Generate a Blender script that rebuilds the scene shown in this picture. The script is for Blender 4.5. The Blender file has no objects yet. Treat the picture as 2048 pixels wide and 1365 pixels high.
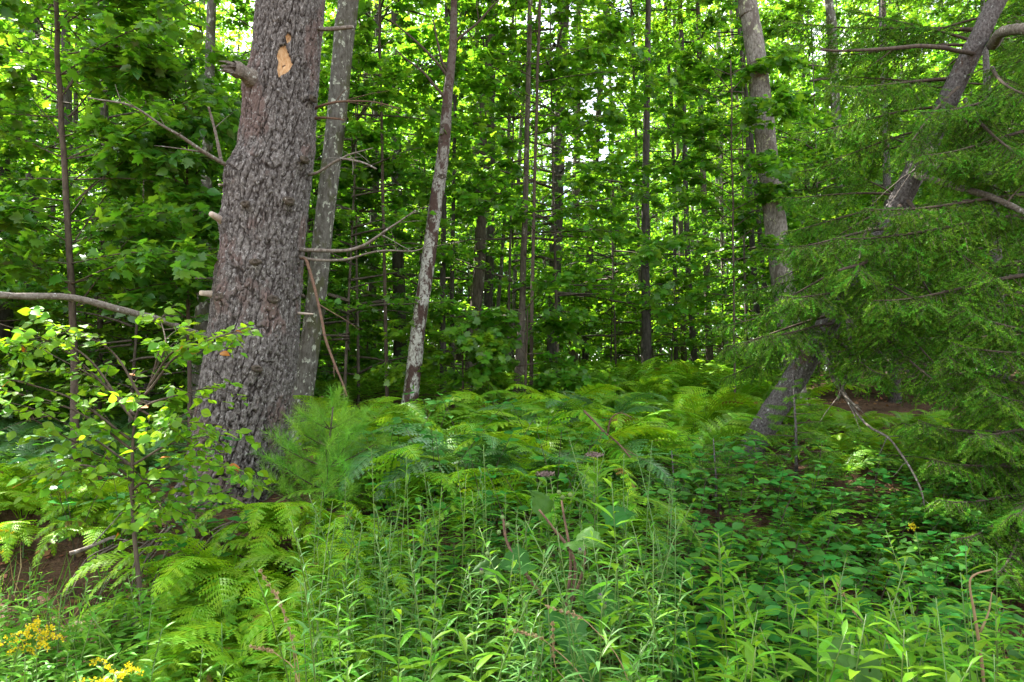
import bpy, math, random
import numpy as np
from mathutils import Vector, Matrix

R = math.radians
random.seed(11)
rng = np.random.default_rng(11)
S = bpy.context.scene
COL = S.collection

# ------------------------------------------------------------------ camera, sky, sun, exposure
EYE = 1.6
PITCH = 4.0
F = 1365.0
cam_d = bpy.data.cameras.new('camera')
cam_d.lens = 24.0
cam_d.sensor_width = 36.0
cam_d.clip_end = 2000
cam_d.clip_start = 0.05
cam = bpy.data.objects.new('camera', cam_d)
cam.location = (0, 0, EYE)
cam.rotation_euler = (R(90 + PITCH), 0, 0)
COL.objects.link(cam)
S.camera = cam

SUN_AZ, SUN_EL = R(-47), R(53)          # from +Y, clockwise seen from above
sunv = Vector((math.sin(SUN_AZ) * math.cos(SUN_EL), math.cos(SUN_AZ) * math.cos(SUN_EL), math.sin(SUN_EL)))
W = bpy.data.worlds.new('World')
S.world = W
W.use_nodes = True
wn, wl = W.node_tree.nodes, W.node_tree.links
bg = wn['Background']
bg.inputs['Strength'].default_value = 0.10
sky = wn.new('ShaderNodeTexSky')
sky.sky_type = 'NISHITA'
sky.sun_disc = False
sky.sun_elevation = SUN_EL
sky.sun_rotation = SUN_AZ
sky.air_density = 1.0
sky.dust_density = 1.5
sky.ozone_density = 1.0
tc = wn.new('ShaderNodeTexCoord')
cn = wn.new('ShaderNodeTexNoise')
cn.inputs['Scale'].default_value = 2.2
cn.inputs['Detail'].default_value = 6
cn.inputs['Roughness'].default_value = 0.6
wl.new(tc.outputs['Generated'], cn.inputs['Vector'])
cr = wn.new('ShaderNodeValToRGB')
cr.color_ramp.elements[0].position = 0.36
cr.color_ramp.elements[1].position = 0.62
wl.new(cn.outputs['Fac'], cr.inputs['Fac'])
cm = wn.new('ShaderNodeMixRGB')
wl.new(cr.outputs['Color'], cm.inputs['Fac'])
wl.new(sky.outputs['Color'], cm.inputs['Color1'])
cm.inputs['Color2'].default_value = (6.6, 6.6, 6.5, 1)
wl.new(cm.outputs['Color'], bg.inputs['Color'])

sd = bpy.data.lights.new('sun', 'SUN')
sd.energy = 5.0
sd.angle = R(0.5)
sd.color = (1.0, 0.95, 0.87)
so = bpy.data.objects.new('sun', sd)
so.rotation_euler = sunv.to_track_quat('Z', 'Y').to_euler()
so.location = sunv * 60
COL.objects.link(so)

vs = S.view_settings
vs.view_transform = 'Standard'
vs.look = 'None'
vs.gamma = 1.0
vs.exposure = 2.65
S.cycles.max_bounces = 7
S.cycles.diffuse_bounces = 4
S.cycles.glossy_bounces = 2
S.cycles.transmission_bounces = 4
S.cycles.transparent_max_bounces = 4
S.cycles.caustics_reflective = False
S.cycles.caustics_refractive = False

# ------------------------------------------------------------------ helpers
cP, sP = math.cos(R(PITCH)), math.sin(R(PITCH))


def at(px, py, Y):
    """world point seen at photo pixel px, py at distance Y along +Y"""
    x, up = (px - 1024) / F, (682.5 - py) / F
    d = np.array((x, cP - sP * up, sP + cP * up))
    return np.array((0, 0, EYE)) + d * (Y / d[1])


def project(P):
    P = np.asarray(P, float)
    q = P - np.array((0, 0, EYE))
    fw = q[..., 1] * cP + q[..., 2] * sP
    up = -q[..., 1] * sP + q[..., 2] * cP
    return 1024 + F * q[..., 0] / fw, 682.5 - F * up / fw


def sstep(a, b, x):
    t = np.clip((np.asarray(x, float) - a) / (b - a), 0, 1)
    return t * t * (3 - 2 * t)


def nrm(a):
    return a / np.maximum(np.linalg.norm(a, axis=-1, keepdims=True), 1e-9)


_tab = np.random.default_rng(3).random((64, 64, 64)).astype(np.float32)


def vnoise(p):
    """value noise 0..1 on points (N,3)"""
    p = np.asarray(p, float)
    i = np.floor(p).astype(int)
    f = p - i
    f = f * f * (3 - 2 * f)
    o = 0
    for a in (0, 1):
        for b in (0, 1):
            for c in (0, 1):
                w = (f[..., 0] if a else 1 - f[..., 0]) * (f[..., 1] if b else 1 - f[..., 1]) * (f[..., 2] if c else 1 - f[..., 2])
                o = o + w * _tab[(i[..., 0] + a) & 63, (i[..., 1] + b) & 63, (i[..., 2] + c) & 63]
    return o


def fbm(p, o=4):
    p = np.asarray(p, float)
    s, a, t = 0, 0.5, 0
    for k in range(o):
        s = s + a * vnoise(p * 2 ** k + 17.3 * k)
        t += a
        a *= 0.5
    return s / t


def ground_h(x, y):
    x, y = np.asarray(x, float), np.asarray(y, float)
    u = x / np.maximum(y, 3.0)
    y0 = 3.0 + 0.9 * sstep(0.2, 0.5, u)
    h = 0.64 * sstep(0, 1, (y - y0) / 2.3)
    f = 0.32 + 0.68 * sstep(-0.48, -0.12, u)
    h = h + f * 1.6 * (1 - np.exp(-np.maximum(y - 5, 0) / 9.0))
    h = h + 0.02 * np.maximum(y - 20, 0)
    n = fbm(np.stack([x * 0.9, y * 0.9, x * 0 + 4.2], -1), 3) - 0.5
    n2 = fbm(np.stack([x * 5, y * 5, x * 0 + 1.2], -1), 2) - 0.5
    return h + n * 0.22 + n2 * 0.05


class Geo:
    """collects vertices and faces; build() links ONE mesh object, mesh() only makes the data"""

    def __init__(s):
        s.v, s.t, s.q, s.r, s.n = [], [], [], [], 0

    def add(s, v, tris=None, quads=None, rnd=0.5):
        v = np.asarray(v, float).reshape(-1, 3)
        if tris is not None and len(tris):
            s.t.append(np.asarray(tris, int) + s.n)
        if quads is not None and len(quads):
            s.q.append(np.asarray(quads, int) + s.n)
        s.r.append(np.broadcast_to(np.asarray(rnd, float), (len(v),)))
        s.v.append(v)
        s.n += len(v)

    def scatter(s, shape, P, D, N, sc, rnd=None):
        """many copies of a small shape; P origin, D tip direction, N normal, sc size"""
        V, T = shape
        n = len(P)
        if n == 0:
            return
        D = nrm(D)
        Z = nrm(N - (N * D).sum(-1, keepdims=True) * D)
        X = np.cross(D, Z)
        sc = np.broadcast_to(np.asarray(sc, float), (n,))[:, None, None]
        o = P[:, None, :] + sc * (V[None, :, 0:1] * X[:, None] + V[None, :, 1:2] * D[:, None] + V[None, :, 2:3] * Z[:, None])
        k = len(V)
        tri = (T[None] + (np.arange(n) * k)[:, None, None]).reshape(-1, T.shape[1])
        if rnd is None:
            rnd = rng.random(n)
        rnd = np.repeat(rnd, k)
        if T.shape[1] == 3:
            s.add(o.reshape(-1, 3), tris=tri, rnd=rnd)
        else:
            s.add(o.reshape(-1, 3), quads=tri, rnd=rnd)

    def tube(s, pts, rad, n=6, cap=True, rnd=0.5):
        pts = np.asarray(pts, float)
        m = len(pts)
        rad = np.broadcast_to(np.asarray(rad, float), (m,))
        t = nrm(np.gradient(pts, axis=0))
        ref = np.array((0, 0, 1.0)) if abs(t[:, 2]).mean() < 0.8 else np.array((1.0, 0, 0))
        a = nrm(np.cross(t, ref))
        b = np.cross(t, a)
        th = np.arange(n) / n * 2 * math.pi
        V = pts[:, None] + rad[:, None, None] * (np.cos(th)[None, :, None] * a[:, None] + np.sin(th)[None, :, None] * b[:, None])
        i, j = np.meshgrid(np.arange(m - 1), np.arange(n), indexing='ij')
        j2 = (j + 1) % n
        q = np.stack([i * n + j, i * n + j2, (i + 1) * n + j2, (i + 1) * n + j], -1).reshape(-1, 4)
        V = V.reshape(-1, 3)
        tr = None
        if cap:
            V = np.vstack([V, pts[:1], pts[-1:]])
            k = m * n
            jj = np.arange(n)
            tr = np.vstack([np.stack([np.full(n, k), (jj + 1) % n, jj], -1),
                            np.stack([np.full(n, k + 1), (m - 1) * n + jj, (m - 1) * n + (jj + 1) % n], -1)])
        s.add(V, tris=tr, quads=q, rnd=rnd)

    def mesh(s, name, mat, smooth=True):
        me = bpy.data.meshes.new(name)
        v = np.concatenate(s.v)
        t = np.concatenate(s.t) if s.t else np.zeros((0, 3), int)
        q = np.concatenate(s.q) if s.q else np.zeros((0, 4), int)
        me.vertices.add(len(v))
        me.vertices.foreach_set('co', v.astype(np.float32).ravel())
        me.loops.add(t.size + q.size)
        me.loops.foreach_set('vertex_index', np.concatenate([t.ravel(), q.ravel()]).astype(np.int32))
        me.polygons.add(len(t) + len(q))
        st = np.concatenate([np.arange(len(t)) * 3, t.size + np.arange(len(q)) * 4])
        me.polygons.foreach_set('loop_start', st.astype(np.int32))
        me.polygons.foreach_set('use_smooth', np.full(len(st), bool(smooth)))
        a = me.attributes.new('rnd', 'FLOAT', 'POINT')
        a.data.foreach_set('value', np.concatenate(s.r).astype(np.float32))
        me.update(calc_edges=True)
        me.materials.append(mat)
        return me

    def build(s, name, mat, parent=None, smooth=True, loc=(0, 0, 0)):
        return obj(name, s.mesh(name, mat, smooth), parent, loc)


def obj(name, me, parent=None, loc=(0, 0, 0), M=None):
    o = bpy.data.objects.new(name, me)
    COL.objects.link(o)
    if parent is not None:
        o.parent = parent
    if M is not None:
        o.matrix_basis = M
    else:
        o.location = loc
    return o


def tag(o, label, cat, group=None):
    o['label'] = label
    o['category'] = cat
    if group:
        o['group'] = group
    return o


def thing(name, label, cat, loc=(0, 0, 0), rz=0, group=None):
    o = bpy.data.objects.new(name, None)
    o.empty_display_size = 0.1
    COL.objects.link(o)
    o.location = loc
    o.rotation_euler = (0, 0, rz)
    return tag(o, label, cat, group)


def frame(P, D, N, s):
    """matrix: local +Y along D, local +Z near N"""
    D = Vector(D).normalized()
    N = Vector(N)
    Z = (N - D * N.dot(D))
    if Z.length < 1e-5:
        Z = Vector((0.3, 0.2, 1)) - D * D.dot(Vector((0.3, 0.2, 1)))
    Z.normalize()
    X = D.cross(Z)
    M = Matrix(((X.x * s, D.x * s, Z.x * s, P[0]), (X.y * s, D.y * s, Z.y * s, P[1]), (X.z * s, D.z * s, Z.z * s, P[2]), (0, 0, 0, 1)))
    return M


def smooth_path(pts, n):
    """Catmull-Rom through points"""
    p = np.asarray(pts, float)
    p = np.vstack([2 * p[0] - p[1], p, 2 * p[-1] - p[-2]])
    m = len(p) - 3
    t = np.linspace(0, m - 1e-6, n)
    i = t.astype(int)
    f = (t - i)[:, None]
    a, b, c, d = p[i], p[i + 1], p[i + 2], p[i + 3]
    return 0.5 * (2 * b + (c - a) * f + (2 * a - 5 * b + 4 * c - d) * f ** 2 + (3 * b - a - 3 * c + d) * f ** 3)


def wiggle(p, amp, freq, seed):
    n = np.stack([vnoise(p * freq + seed + k * 31.7) for k in range(3)], -1) - 0.5
    w = np.linspace(0, 1, len(p))[:, None] ** 0.5
    return p + n * 2 * amp * w


# ------------------------------------------------------------------ materials
def nodes(name):
    m = bpy.data.materials.new(name)
    m.use_nodes = True
    t = m.node_tree
    t.nodes.clear()
    out = t.nodes.new('ShaderNodeOutputMaterial')
    return m, t.nodes, t.links, out


def leaf_mat(name, col, trans, tw=0.45, gloss=0.05, rough=0.4, var=0.5, hue=0.02, dead=None, dead_at=0.97):
    m, N, L, out = nodes(name)
    at_ = N.new('ShaderNodeAttribute')
    at_.attribute_name = 'rnd'
    oi = N.new('ShaderNodeObjectInfo')
    add = N.new('ShaderNodeMath')
    add.operation = 'ADD'
    L.new(at_.outputs['Fac'], add.inputs[0])
    L.new(oi.outputs['Random'], add.inputs[1])
    fr = N.new('ShaderNodeMath')
    fr.operation = 'FRACT'
    L.new(add.outputs[0], fr.inputs[0])
    val = N.new('ShaderNodeMapRange')
    val.inputs['To Min'].default_value = 1 - var * 0.55
    val.inputs['To Max'].default_value = 1 + var
    L.new(fr.outputs[0], val.inputs['Value'])
    hu = N.new('ShaderNodeMath')
    hu.operation = 'MULTIPLY'
    hu.inputs[1].default_value = 7.31
    L.new(fr.outputs[0], hu.inputs[0])
    hf = N.new('ShaderNodeMath')
    hf.operation = 'FRACT'
    L.new(hu.outputs[0], hf.inputs[0])
    hr = N.new('ShaderNodeMapRange')
    hr.inputs['To Min'].default_value = 0.5 - hue
    hr.inputs['To Max'].default_value = 0.5 + hue
    L.new(hf.outputs[0], hr.inputs['Value'])

    def tint(c):
        h = N.new('ShaderNodeHueSaturation')
        h.inputs['Color'].default_value = (*c, 1)
        L.new(val.outputs[0], h.inputs['Value'])
        L.new(hr.outputs[0], h.inputs['Hue'])
        if dead is None:
            return h.outputs['Color']
        g = N.new('ShaderNodeMath')
        g.operation = 'GREATER_THAN'
        g.inputs[1].default_value = dead_at
        L.new(fr.outputs[0], g.inputs[0])
        mx = N.new('ShaderNodeMixRGB')
        L.new(g.outputs[0], mx.inputs['Fac'])
        L.new(h.outputs['Color'], mx.inputs['Color1'])
        mx.inputs['Color2'].default_value = (*dead, 1)
        return mx.outputs['Color']
    d = N.new('ShaderNodeBsdfDiffuse')
    L.new(tint(col), d.inputs['Color'])
    tr = N.new('ShaderNodeBsdfTranslucent')
    L.new(tint(trans), tr.inputs['Color'])
    mx = N.new('ShaderNodeMixShader')
    mx.inputs['Fac'].default_value = tw
    L.new(d.outputs[0], mx.inputs[1])
    L.new(tr.outputs[0], mx.inputs[2])
    g = N.new('ShaderNodeBsdfGlossy')
    g.inputs['Roughness'].default_value = rough
    g.inputs['Color'].default_value = (0.9, 0.95, 0.9, 1)
    lw = N.new('ShaderNodeLayerWeight')
    lw.inputs['Blend'].default_value = 0.3
    mr = N.new('ShaderNodeMapRange')
    mr.inputs['To Min'].default_value = gloss
    mr.inputs['To Max'].default_value = min(gloss * 4, 0.4)
    L.new(lw.outputs['Fresnel'], mr.inputs['Value'])
    m2 = N.new('ShaderNodeMixShader')
    L.new(mr.outputs[0], m2.inputs['Fac'])
    L.new(mx.outputs[0], m2.inputs[1])
    L.new(g.outputs[0], m2.inputs[2])
    L.new(m2.outputs[0], out.inputs['Surface'])
    return m


def bark_mat(name, base, dark, spots=None, spot_at=0.6, spot_scale=9, stretch=0.35, scale=14, bump=0.6, bump_d=0.02, second=None, second_at=0.62, second_scale=3, rough=0.9, use_rnd=False):
    m, N, L, out = nodes(name)
    p = N.new('ShaderNodeBsdfPrincipled')
    p.inputs['Roughness'].default_value = rough
    p.inputs['Specular IOR Level'].default_value = 0.2
    tc = N.new('ShaderNodeTexCoord')
    mp = N.new('ShaderNodeMapping')
    mp.inputs['Scale'].default_value = (1, 1, stretch)
    L.new(tc.outputs['Object'], mp.inputs['Vector'])
    n1 = N.new('ShaderNodeTexNoise')
    n1.inputs['Scale'].default_value = scale
    n1.inputs['Detail'].default_value = 6
    n1.inputs['Roughness'].default_value = 0.7
    L.new(mp.outputs[0], n1.inputs['Vector'])
    r1 = N.new('ShaderNodeValToRGB')
    r1.color_ramp.elements[0].position = 0.36
    r1.color_ramp.elements[1].position = 0.62
    r1.color_ramp.elements[0].color = (*dark, 1)
    r1.color_ramp.elements[1].color = (*base, 1)
    L.new(n1.outputs['Fac'], r1.inputs['Fac'])
    c = r1.outputs['Color']

    def patch(c, col, thr, sc, soft, st):
        mm = N.new('ShaderNodeMapping')
        mm.inputs['Scale'].default_value = (1, 1, st)
        mm.inputs['Location'].default_value = (sc * 1.3, 3.1, 1.7)
        L.new(tc.outputs['Object'], mm.inputs['Vector'])
        n = N.new('ShaderNodeTexNoise')
        n.inputs['Scale'].default_value = sc
        n.inputs['Detail'].default_value = 5
        n.inputs['Roughness'].default_value = 0.62
        L.new(mm.outputs[0], n.inputs['Vector'])
        r = N.new('ShaderNodeMapRange')
        r.inputs['From Min'].default_value = thr
        r.inputs['From Max'].default_value = thr + soft
        L.new(n.outputs['Fac'], r.inputs['Value'])
        x = N.new('ShaderNodeMixRGB')
        L.new(r.outputs[0], x.inputs['Fac'])
        L.new(c, x.inputs['Color1'])
        x.inputs['Color2'].default_value = (*col, 1)
        return x.outputs['Color']
    if second:
        c = patch(c, second, second_at, second_scale, 0.05, 0.5)
    if spots:
        c = patch(c, spots, spot_at, spot_scale, 0.04, 0.7)
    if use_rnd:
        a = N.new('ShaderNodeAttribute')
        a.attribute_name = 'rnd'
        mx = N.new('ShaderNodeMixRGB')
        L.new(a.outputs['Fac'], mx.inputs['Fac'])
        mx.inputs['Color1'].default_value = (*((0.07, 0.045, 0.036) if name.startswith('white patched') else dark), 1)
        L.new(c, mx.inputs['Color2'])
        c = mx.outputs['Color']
    L.new(c, p.inputs['Base Color'])
    b = N.new('ShaderNodeBump')
    b.inputs['Strength'].default_value = bump
    b.inputs['Distance'].default_value = bump_d
    L.new(n1.outputs['Fac'], b.inputs['Height'])
    L.new(b.outputs[0], p.inputs['Normal'])
    L.new(p.outputs[0], out.inputs['Surface'])
    return m


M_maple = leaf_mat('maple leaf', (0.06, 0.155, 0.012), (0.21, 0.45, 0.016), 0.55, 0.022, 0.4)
M_maple_dark = leaf_mat('dark maple leaf', (0.05, 0.14, 0.018), (0.19, 0.42, 0.016), 0.5, 0.035, 0.33)  # slightly darker, glossier green for some crowns and saplings
M_yellow = leaf_mat('yellow-green beech leaf', (0.08, 0.17, 0.010), (0.28, 0.50, 0.016), 0.56, 0.025, 0.38)  # yellower green leaf, given to some crowns and saplings
M_far = leaf_mat('distant leaf', (0.065, 0.155, 0.012), (0.21, 0.46, 0.022), 0.55, 0.025, 0.4)
M_hazel = leaf_mat('hazel leaf', (0.095, 0.22, 0.010), (0.24, 0.44, 0.010), 0.45, 0.015, 0.45, dead=(0.45, 0.16, 0.02), dead_at=0.985)
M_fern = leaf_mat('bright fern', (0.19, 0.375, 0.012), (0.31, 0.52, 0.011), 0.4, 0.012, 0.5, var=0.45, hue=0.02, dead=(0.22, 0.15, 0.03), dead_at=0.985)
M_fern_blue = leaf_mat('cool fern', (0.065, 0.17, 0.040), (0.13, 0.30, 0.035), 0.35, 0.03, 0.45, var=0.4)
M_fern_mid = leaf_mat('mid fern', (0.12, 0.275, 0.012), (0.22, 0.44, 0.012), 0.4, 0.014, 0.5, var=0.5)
M_weed = leaf_mat('weed leaf', (0.10, 0.25, 0.022), (0.17, 0.39, 0.012), 0.38, 0.015, 0.42, var=0.45)
M_weed_blue = leaf_mat('grey-green weed leaf', (0.085, 0.20, 0.045), (0.15, 0.33, 0.03), 0.38, 0.02, 0.42, var=0.45)
M_weed_y = leaf_mat('bright weed leaf', (0.11, 0.26, 0.012), (0.23, 0.45, 0.012), 0.4, 0.015, 0.42, var=0.35)
M_shrub = leaf_mat('viburnum leaf', (0.04, 0.155, 0.022), (0.09, 0.31, 0.02), 0.35, 0.016, 0.42, var=0.45)
M_burdock = leaf_mat('burdock leaf', (0.035, 0.11, 0.016), (0.075, 0.22, 0.012), 0.3, 0.01, 0.5, var=0.4)
M_spruce = leaf_mat('spruce needle', (0.082, 0.20, 0.016), (0.11, 0.25, 0.012), 0.22, 0.006, 0.45, var=0.95, hue=0.025)
M_pineneedle = leaf_mat('pine needle', (0.13, 0.30, 0.025), (0.18, 0.38, 0.02), 0.3, 0.015, 0.4, var=0.5)
M_grass = leaf_mat('grass blade', (0.075, 0.19, 0.02), (0.15, 0.35, 0.02), 0.4, 0.016, 0.4, var=0.5, dead=(0.3, 0.22, 0.08), dead_at=0.93)
M_dryleaf = leaf_mat('dead leaf', (0.13, 0.06, 0.025), (0.1, 0.045, 0.02), 0.15, 0.02, 0.6, var=0.8, hue=0.03)
M_yellowfl = leaf_mat('goldenrod floret', (0.58, 0.46, 0.01), (0.58, 0.46, 0.01), 0.3, 0.01, 0.6, var=0.3, hue=0.01)
M_pinkfl = leaf_mat('dull pink floret', (0.20, 0.14, 0.125), (0.15, 0.1, 0.1), 0.2, 0.01, 0.6, var=0.4)
M_purple = leaf_mat('purple floret', (0.25, 0.08, 0.28), (0.25, 0.08, 0.28), 0.2, 0.01, 0.6, var=0.3)
M_burr = leaf_mat('green burr', (0.12, 0.18, 0.05), (0.1, 0.15, 0.04), 0.1, 0.02, 0.6, var=0.4)
M_straw = leaf_mat('dry seed head', (0.30, 0.21, 0.10), (0.2, 0.14, 0.07), 0.2, 0.02, 0.6, var=0.4)
M_stem = leaf_mat('green stem', (0.10, 0.17, 0.035), (0.05, 0.1, 0.02), 0.1, 0.04, 0.4, var=0.3)
M_twig = bark_mat('twig bark', (0.11, 0.085, 0.06), (0.05, 0.035, 0.028), scale=30, bump=0.2)
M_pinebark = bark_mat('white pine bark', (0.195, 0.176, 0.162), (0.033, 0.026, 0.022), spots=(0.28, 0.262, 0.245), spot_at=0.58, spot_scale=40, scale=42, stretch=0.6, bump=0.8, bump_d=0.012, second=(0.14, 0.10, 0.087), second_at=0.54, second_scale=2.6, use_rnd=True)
M_deadwood = bark_mat('grey dead wood', (0.22, 0.19, 0.158), (0.09, 0.07, 0.055), scale=40, stretch=1, bump=0.4, spots=(0.42, 0.42, 0.38), spot_at=0.62, spot_scale=30)
M_palewood = bark_mat('pale split wood', (0.55, 0.46, 0.38), (0.38, 0.30, 0.24), scale=30, stretch=0.3, bump=0.3)
M_brownwood = bark_mat('brown dead branch', (0.17, 0.10, 0.065), (0.08, 0.05, 0.035), scale=35, stretch=1, bump=0.4)
M_freshwood = bark_mat('fresh pecked wood', (0.60, 0.40, 0.22), (0.42, 0.22, 0.09), scale=60, stretch=0.4, bump=0.6, bump_d=0.01)
M_knot = bark_mat('knot wood', (0.10, 0.08, 0.06), (0.035, 0.026, 0.02), scale=30, stretch=1, bump=0.7, spots=(0.36, 0.33, 0.27), spot_at=0.63, spot_scale=30)
M_greybark = bark_mat('lichened maple bark', (0.15, 0.14, 0.12), (0.06, 0.052, 0.042), spots=(0.36, 0.37, 0.30), spot_at=0.58, spot_scale=18, second=(0.075, 0.075, 0.04), second_at=0.52, second_scale=4, scale=26, stretch=0.4, bump=0.6)
M_birch = bark_mat('white patched bark', (0.43, 0.43, 0.38), (0.20, 0.19, 0.165), second=(0.06, 0.035, 0.028), second_at=0.50, second_scale=7.0, scale=34, stretch=0.9, bump=0.6, spots=(0.085, 0.06, 0.05), spot_at=0.54, spot_scale=32, use_rnd=True)
M_beech = bark_mat('pale mottled bark', (0.28, 0.255, 0.225), (0.10, 0.085, 0.07), spots=(0.40, 0.42, 0.27), spot_at=0.60, spot_scale=14, second=(0.12, 0.10, 0.085), second_at=0.53, second_scale=7, scale=42, stretch=0.45, bump=0.6)
M_sprucebark = bark_mat('spruce bark', (0.18, 0.163, 0.155), (0.045, 0.036, 0.033), spots=(0.33, 0.34, 0.31), spot_at=0.63, spot_scale=30, scale=55, stretch=0.7, bump=0.9, bump_d=0.02, second=(0.10, 0.065, 0.05), second_at=0.6, second_scale=4)
M_darkbark = bark_mat('dark forest bark', (0.085, 0.074, 0.064), (0.03, 0.026, 0.022), scale=20, stretch=0.3, bump=0.6, spots=(0.2, 0.2, 0.17), spot_at=0.66, spot_scale=10)
M_midbark = bark_mat('brown forest bark', (0.14, 0.115, 0.09), (0.055, 0.043, 0.034), scale=20, stretch=0.3, bump=0.6, spots=(0.3, 0.3, 0.24), spot_at=0.63, spot_scale=9)
M_root = bark_mat('bleached root', (0.17, 0.14, 0.11), (0.08, 0.06, 0.045), scale=40, stretch=1, bump=0.3)
M_rock = bark_mat('grey rock', (0.13, 0.12, 0.105), (0.055, 0.05, 0.045), scale=9, stretch=1, bump=0.8, spots=(0.26, 0.29, 0.2), spot_at=0.6, spot_scale=7)


def ground_mat():
    m, N, L, out = nodes('forest soil')
    p = N.new('ShaderNodeBsdfPrincipled')
    p.inputs['Roughness'].default_value = 0.95
    p.inputs['Specular IOR Level'].default_value = 0.1
    tc = N.new('ShaderNodeTexCoord')
    n = N.new('ShaderNodeTexNoise')
    n.inputs['Scale'].default_value = 3.0
    n.inputs['Detail'].default_value = 8
    n.inputs['Roughness'].default_value = 0.75
    L.new(tc.outputs['Object'], n.inputs['Vector'])
    r = N.new('ShaderNodeValToRGB')
    r.color_ramp.elements[0].position = 0.35
    r.color_ramp.elements[0].color = (0.035, 0.022, 0.014, 1)
    r.color_ramp.elements[1].position = 0.65
    r.color_ramp.elements[1].color = (0.12, 0.07, 0.042, 1)
    L.new(n.outputs['Fac'], r.inputs['Fac'])
    L.new(r.outputs['Color'], p.inputs['Base Color'])
    n2 = N.new('ShaderNodeTexNoise')
    n2.inputs['Scale'].default_value = 40
    n2.inputs['Detail'].default_value = 6
    L.new(tc.outputs['Object'], n2.inputs['Vector'])
    b = N.new('ShaderNodeBump')
    b.inputs['Strength'].default_value = 0.8
    b.inputs['Distance'].default_value = 0.03
    L.new(n2.outputs['Fac'], b.inputs['Height'])
    L.new(b.outputs[0], p.inputs['Normal'])
    L.new(p.outputs[0], out.inputs['Surface'])
    return m


M_ground = ground_mat()

# ------------------------------------------------------------------ ground
gx = np.concatenate([np.linspace(-400, -30, 14), np.linspace(-28, -8.2, 40), np.linspace(-8, 8, 200), np.linspace(8.2, 28, 40), np.linspace(30, 400, 14)])
gy = np.concatenate([np.linspace(-300, -12, 10), np.linspace(-10, 1, 20), np.linspace(1.1, 14, 170), np.linspace(14.3, 50, 60), np.linspace(55, 600, 24)])
X, Yg = np.meshgrid(gx, gy, indexing='xy')
Z = ground_h(X.ravel(), np.maximum(Yg.ravel(), 0))
g = Geo()
nx, ny = len(gx), len(gy)
i, j = np.meshgrid(np.arange(ny - 1), np.arange(nx - 1), indexing='ij')
g.add(np.stack([X.ravel(), Yg.ravel(), Z], -1), quads=np.stack([i * nx + j, i * nx + j + 1, (i + 1) * nx + j + 1, (i + 1) * nx + j], -1).reshape(-1, 4))
o = g.build('ground', M_ground)
o['kind'] = 'structure'

# ------------------------------------------------------------------ leaf shapes: unit length along +Y, normal +Z
def strip_leaf(w, fold=0.15, curl=0.2, ystart=0.0):
    """leaf blade from half-widths w along its midrib: two quads per station"""
    n = len(w) - 1
    y = np.linspace(ystart, 1, n + 1)
    z = -curl * y ** 2
    V = []
    for k in range(n + 1):
        V += [(-w[k], y[k], z[k] + fold * w[k]), (0, y[k], z[k]), (w[k], y[k], z[k] + fold * w[k])]
    Q = []
    for k in range(n):
        a = 3 * k
        Q += [(a, a + 1, a + 4, a + 3), (a + 1, a + 2, a + 5, a + 4)]
    return np.array(V, float), np.array(Q)


def fan_leaf(half, fold=-0.18, cy=0.35, curl=0.12):
    pts = [(x, y) for x, y in half] + [(-x, y) for x, y in half[-2:0:-1]]
    V = [(0, cy, -curl * cy * cy)] + [(x, y, fold * abs(x) - curl * y * y) for x, y in pts]
    n = len(pts)
    T = [(0, 1 + k, 1 + (k + 1) % n) for k in range(n)]
    return np.array(V, float), np.array(T)


L_maple = fan_leaf([(0, 0), (0.30, -0.06), (0.26, 0.10), (0.62, 0.26), (0.40, 0.40), (0.50, 0.68), (0.20, 0.62), (0.16, 0.8), (0, 1)])
L_maple_s = fan_leaf([(0, 0), (0.28, -0.03), (0.55, 0.30), (0.28, 0.42), (0.42, 0.72), (0.14, 0.68), (0, 1)])
L_star = fan_leaf([(0, 0), (0.46, 0.22), (0.30, 0.70), (0, 1)])
L_ovate = strip_leaf([0.0, 0.24, 0.33, 0.27, 0.14, 0.0], 0.2, 0.18)
L_round = strip_leaf([0.05, 0.30, 0.37, 0.31, 0.17, 0.0], 0.2, 0.15)
L_lance = strip_leaf([0.01, 0.08, 0.12, 0.085, 0.0], 0.3, 0.35)
L_narrow = strip_leaf([0.012, 0.05, 0.065, 0.045, 0.0], 0.3, 0.3)
L_dia = (np.array([(0, 0, 0), (0.36, 0.45, -0.06), (0, 1, -0.1), (-0.36, 0.45, -0.06)], float), np.array([(0, 1, 2), (0, 2, 3)]))
def broad_leaf(seed, n=16, m=12):
    r = np.random.default_rng(seed)
    V, Q = [], []
    ph = r.random() * 6
    for a in range(n + 1):
        y = a / n
        w = 0.46 * math.sin(math.pi * min(1, 0.16 + 0.84 * y) ** 0.75) ** 0.8 * (1 + 0.10 * math.sin(a * 1.9 + ph) + 0.05 * (r.random() - .5)) + 0.004
        for b in range(m + 1):
            x = -1 + 2 * b / m
            yy = y - 0.16 * abs(x) ** 2 * max(0, 1 - y * 2.2)
            vein = 0.018 * math.cos((y * 1.0 - 0.45 * abs(x)) * 38) * (1 - 0.3 * abs(x))
            z = 0.16 * abs(x) * w - 0.32 * y * y + vein + 0.05 * math.sin(x * 5 + y * 6 + ph) * abs(x) - 0.03 * math.exp(-(x / 0.06) ** 2)
            V.append((x * w, yy, z))
    for a in range(n):
        for b in range(m):
            if r.random() < 0.012:
                continue
            k = a * (m + 1) + b
            Q.append((k, k + 1, k + m + 2, k + m + 1))
    return np.array(V), np.array(Q)


L_big = broad_leaf(3)
L_needle = (np.array([(-0.045, 0, 0), (0.045, 0, 0), (0, 1, 0)], float), np.array([(0, 1, 2)]))


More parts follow.
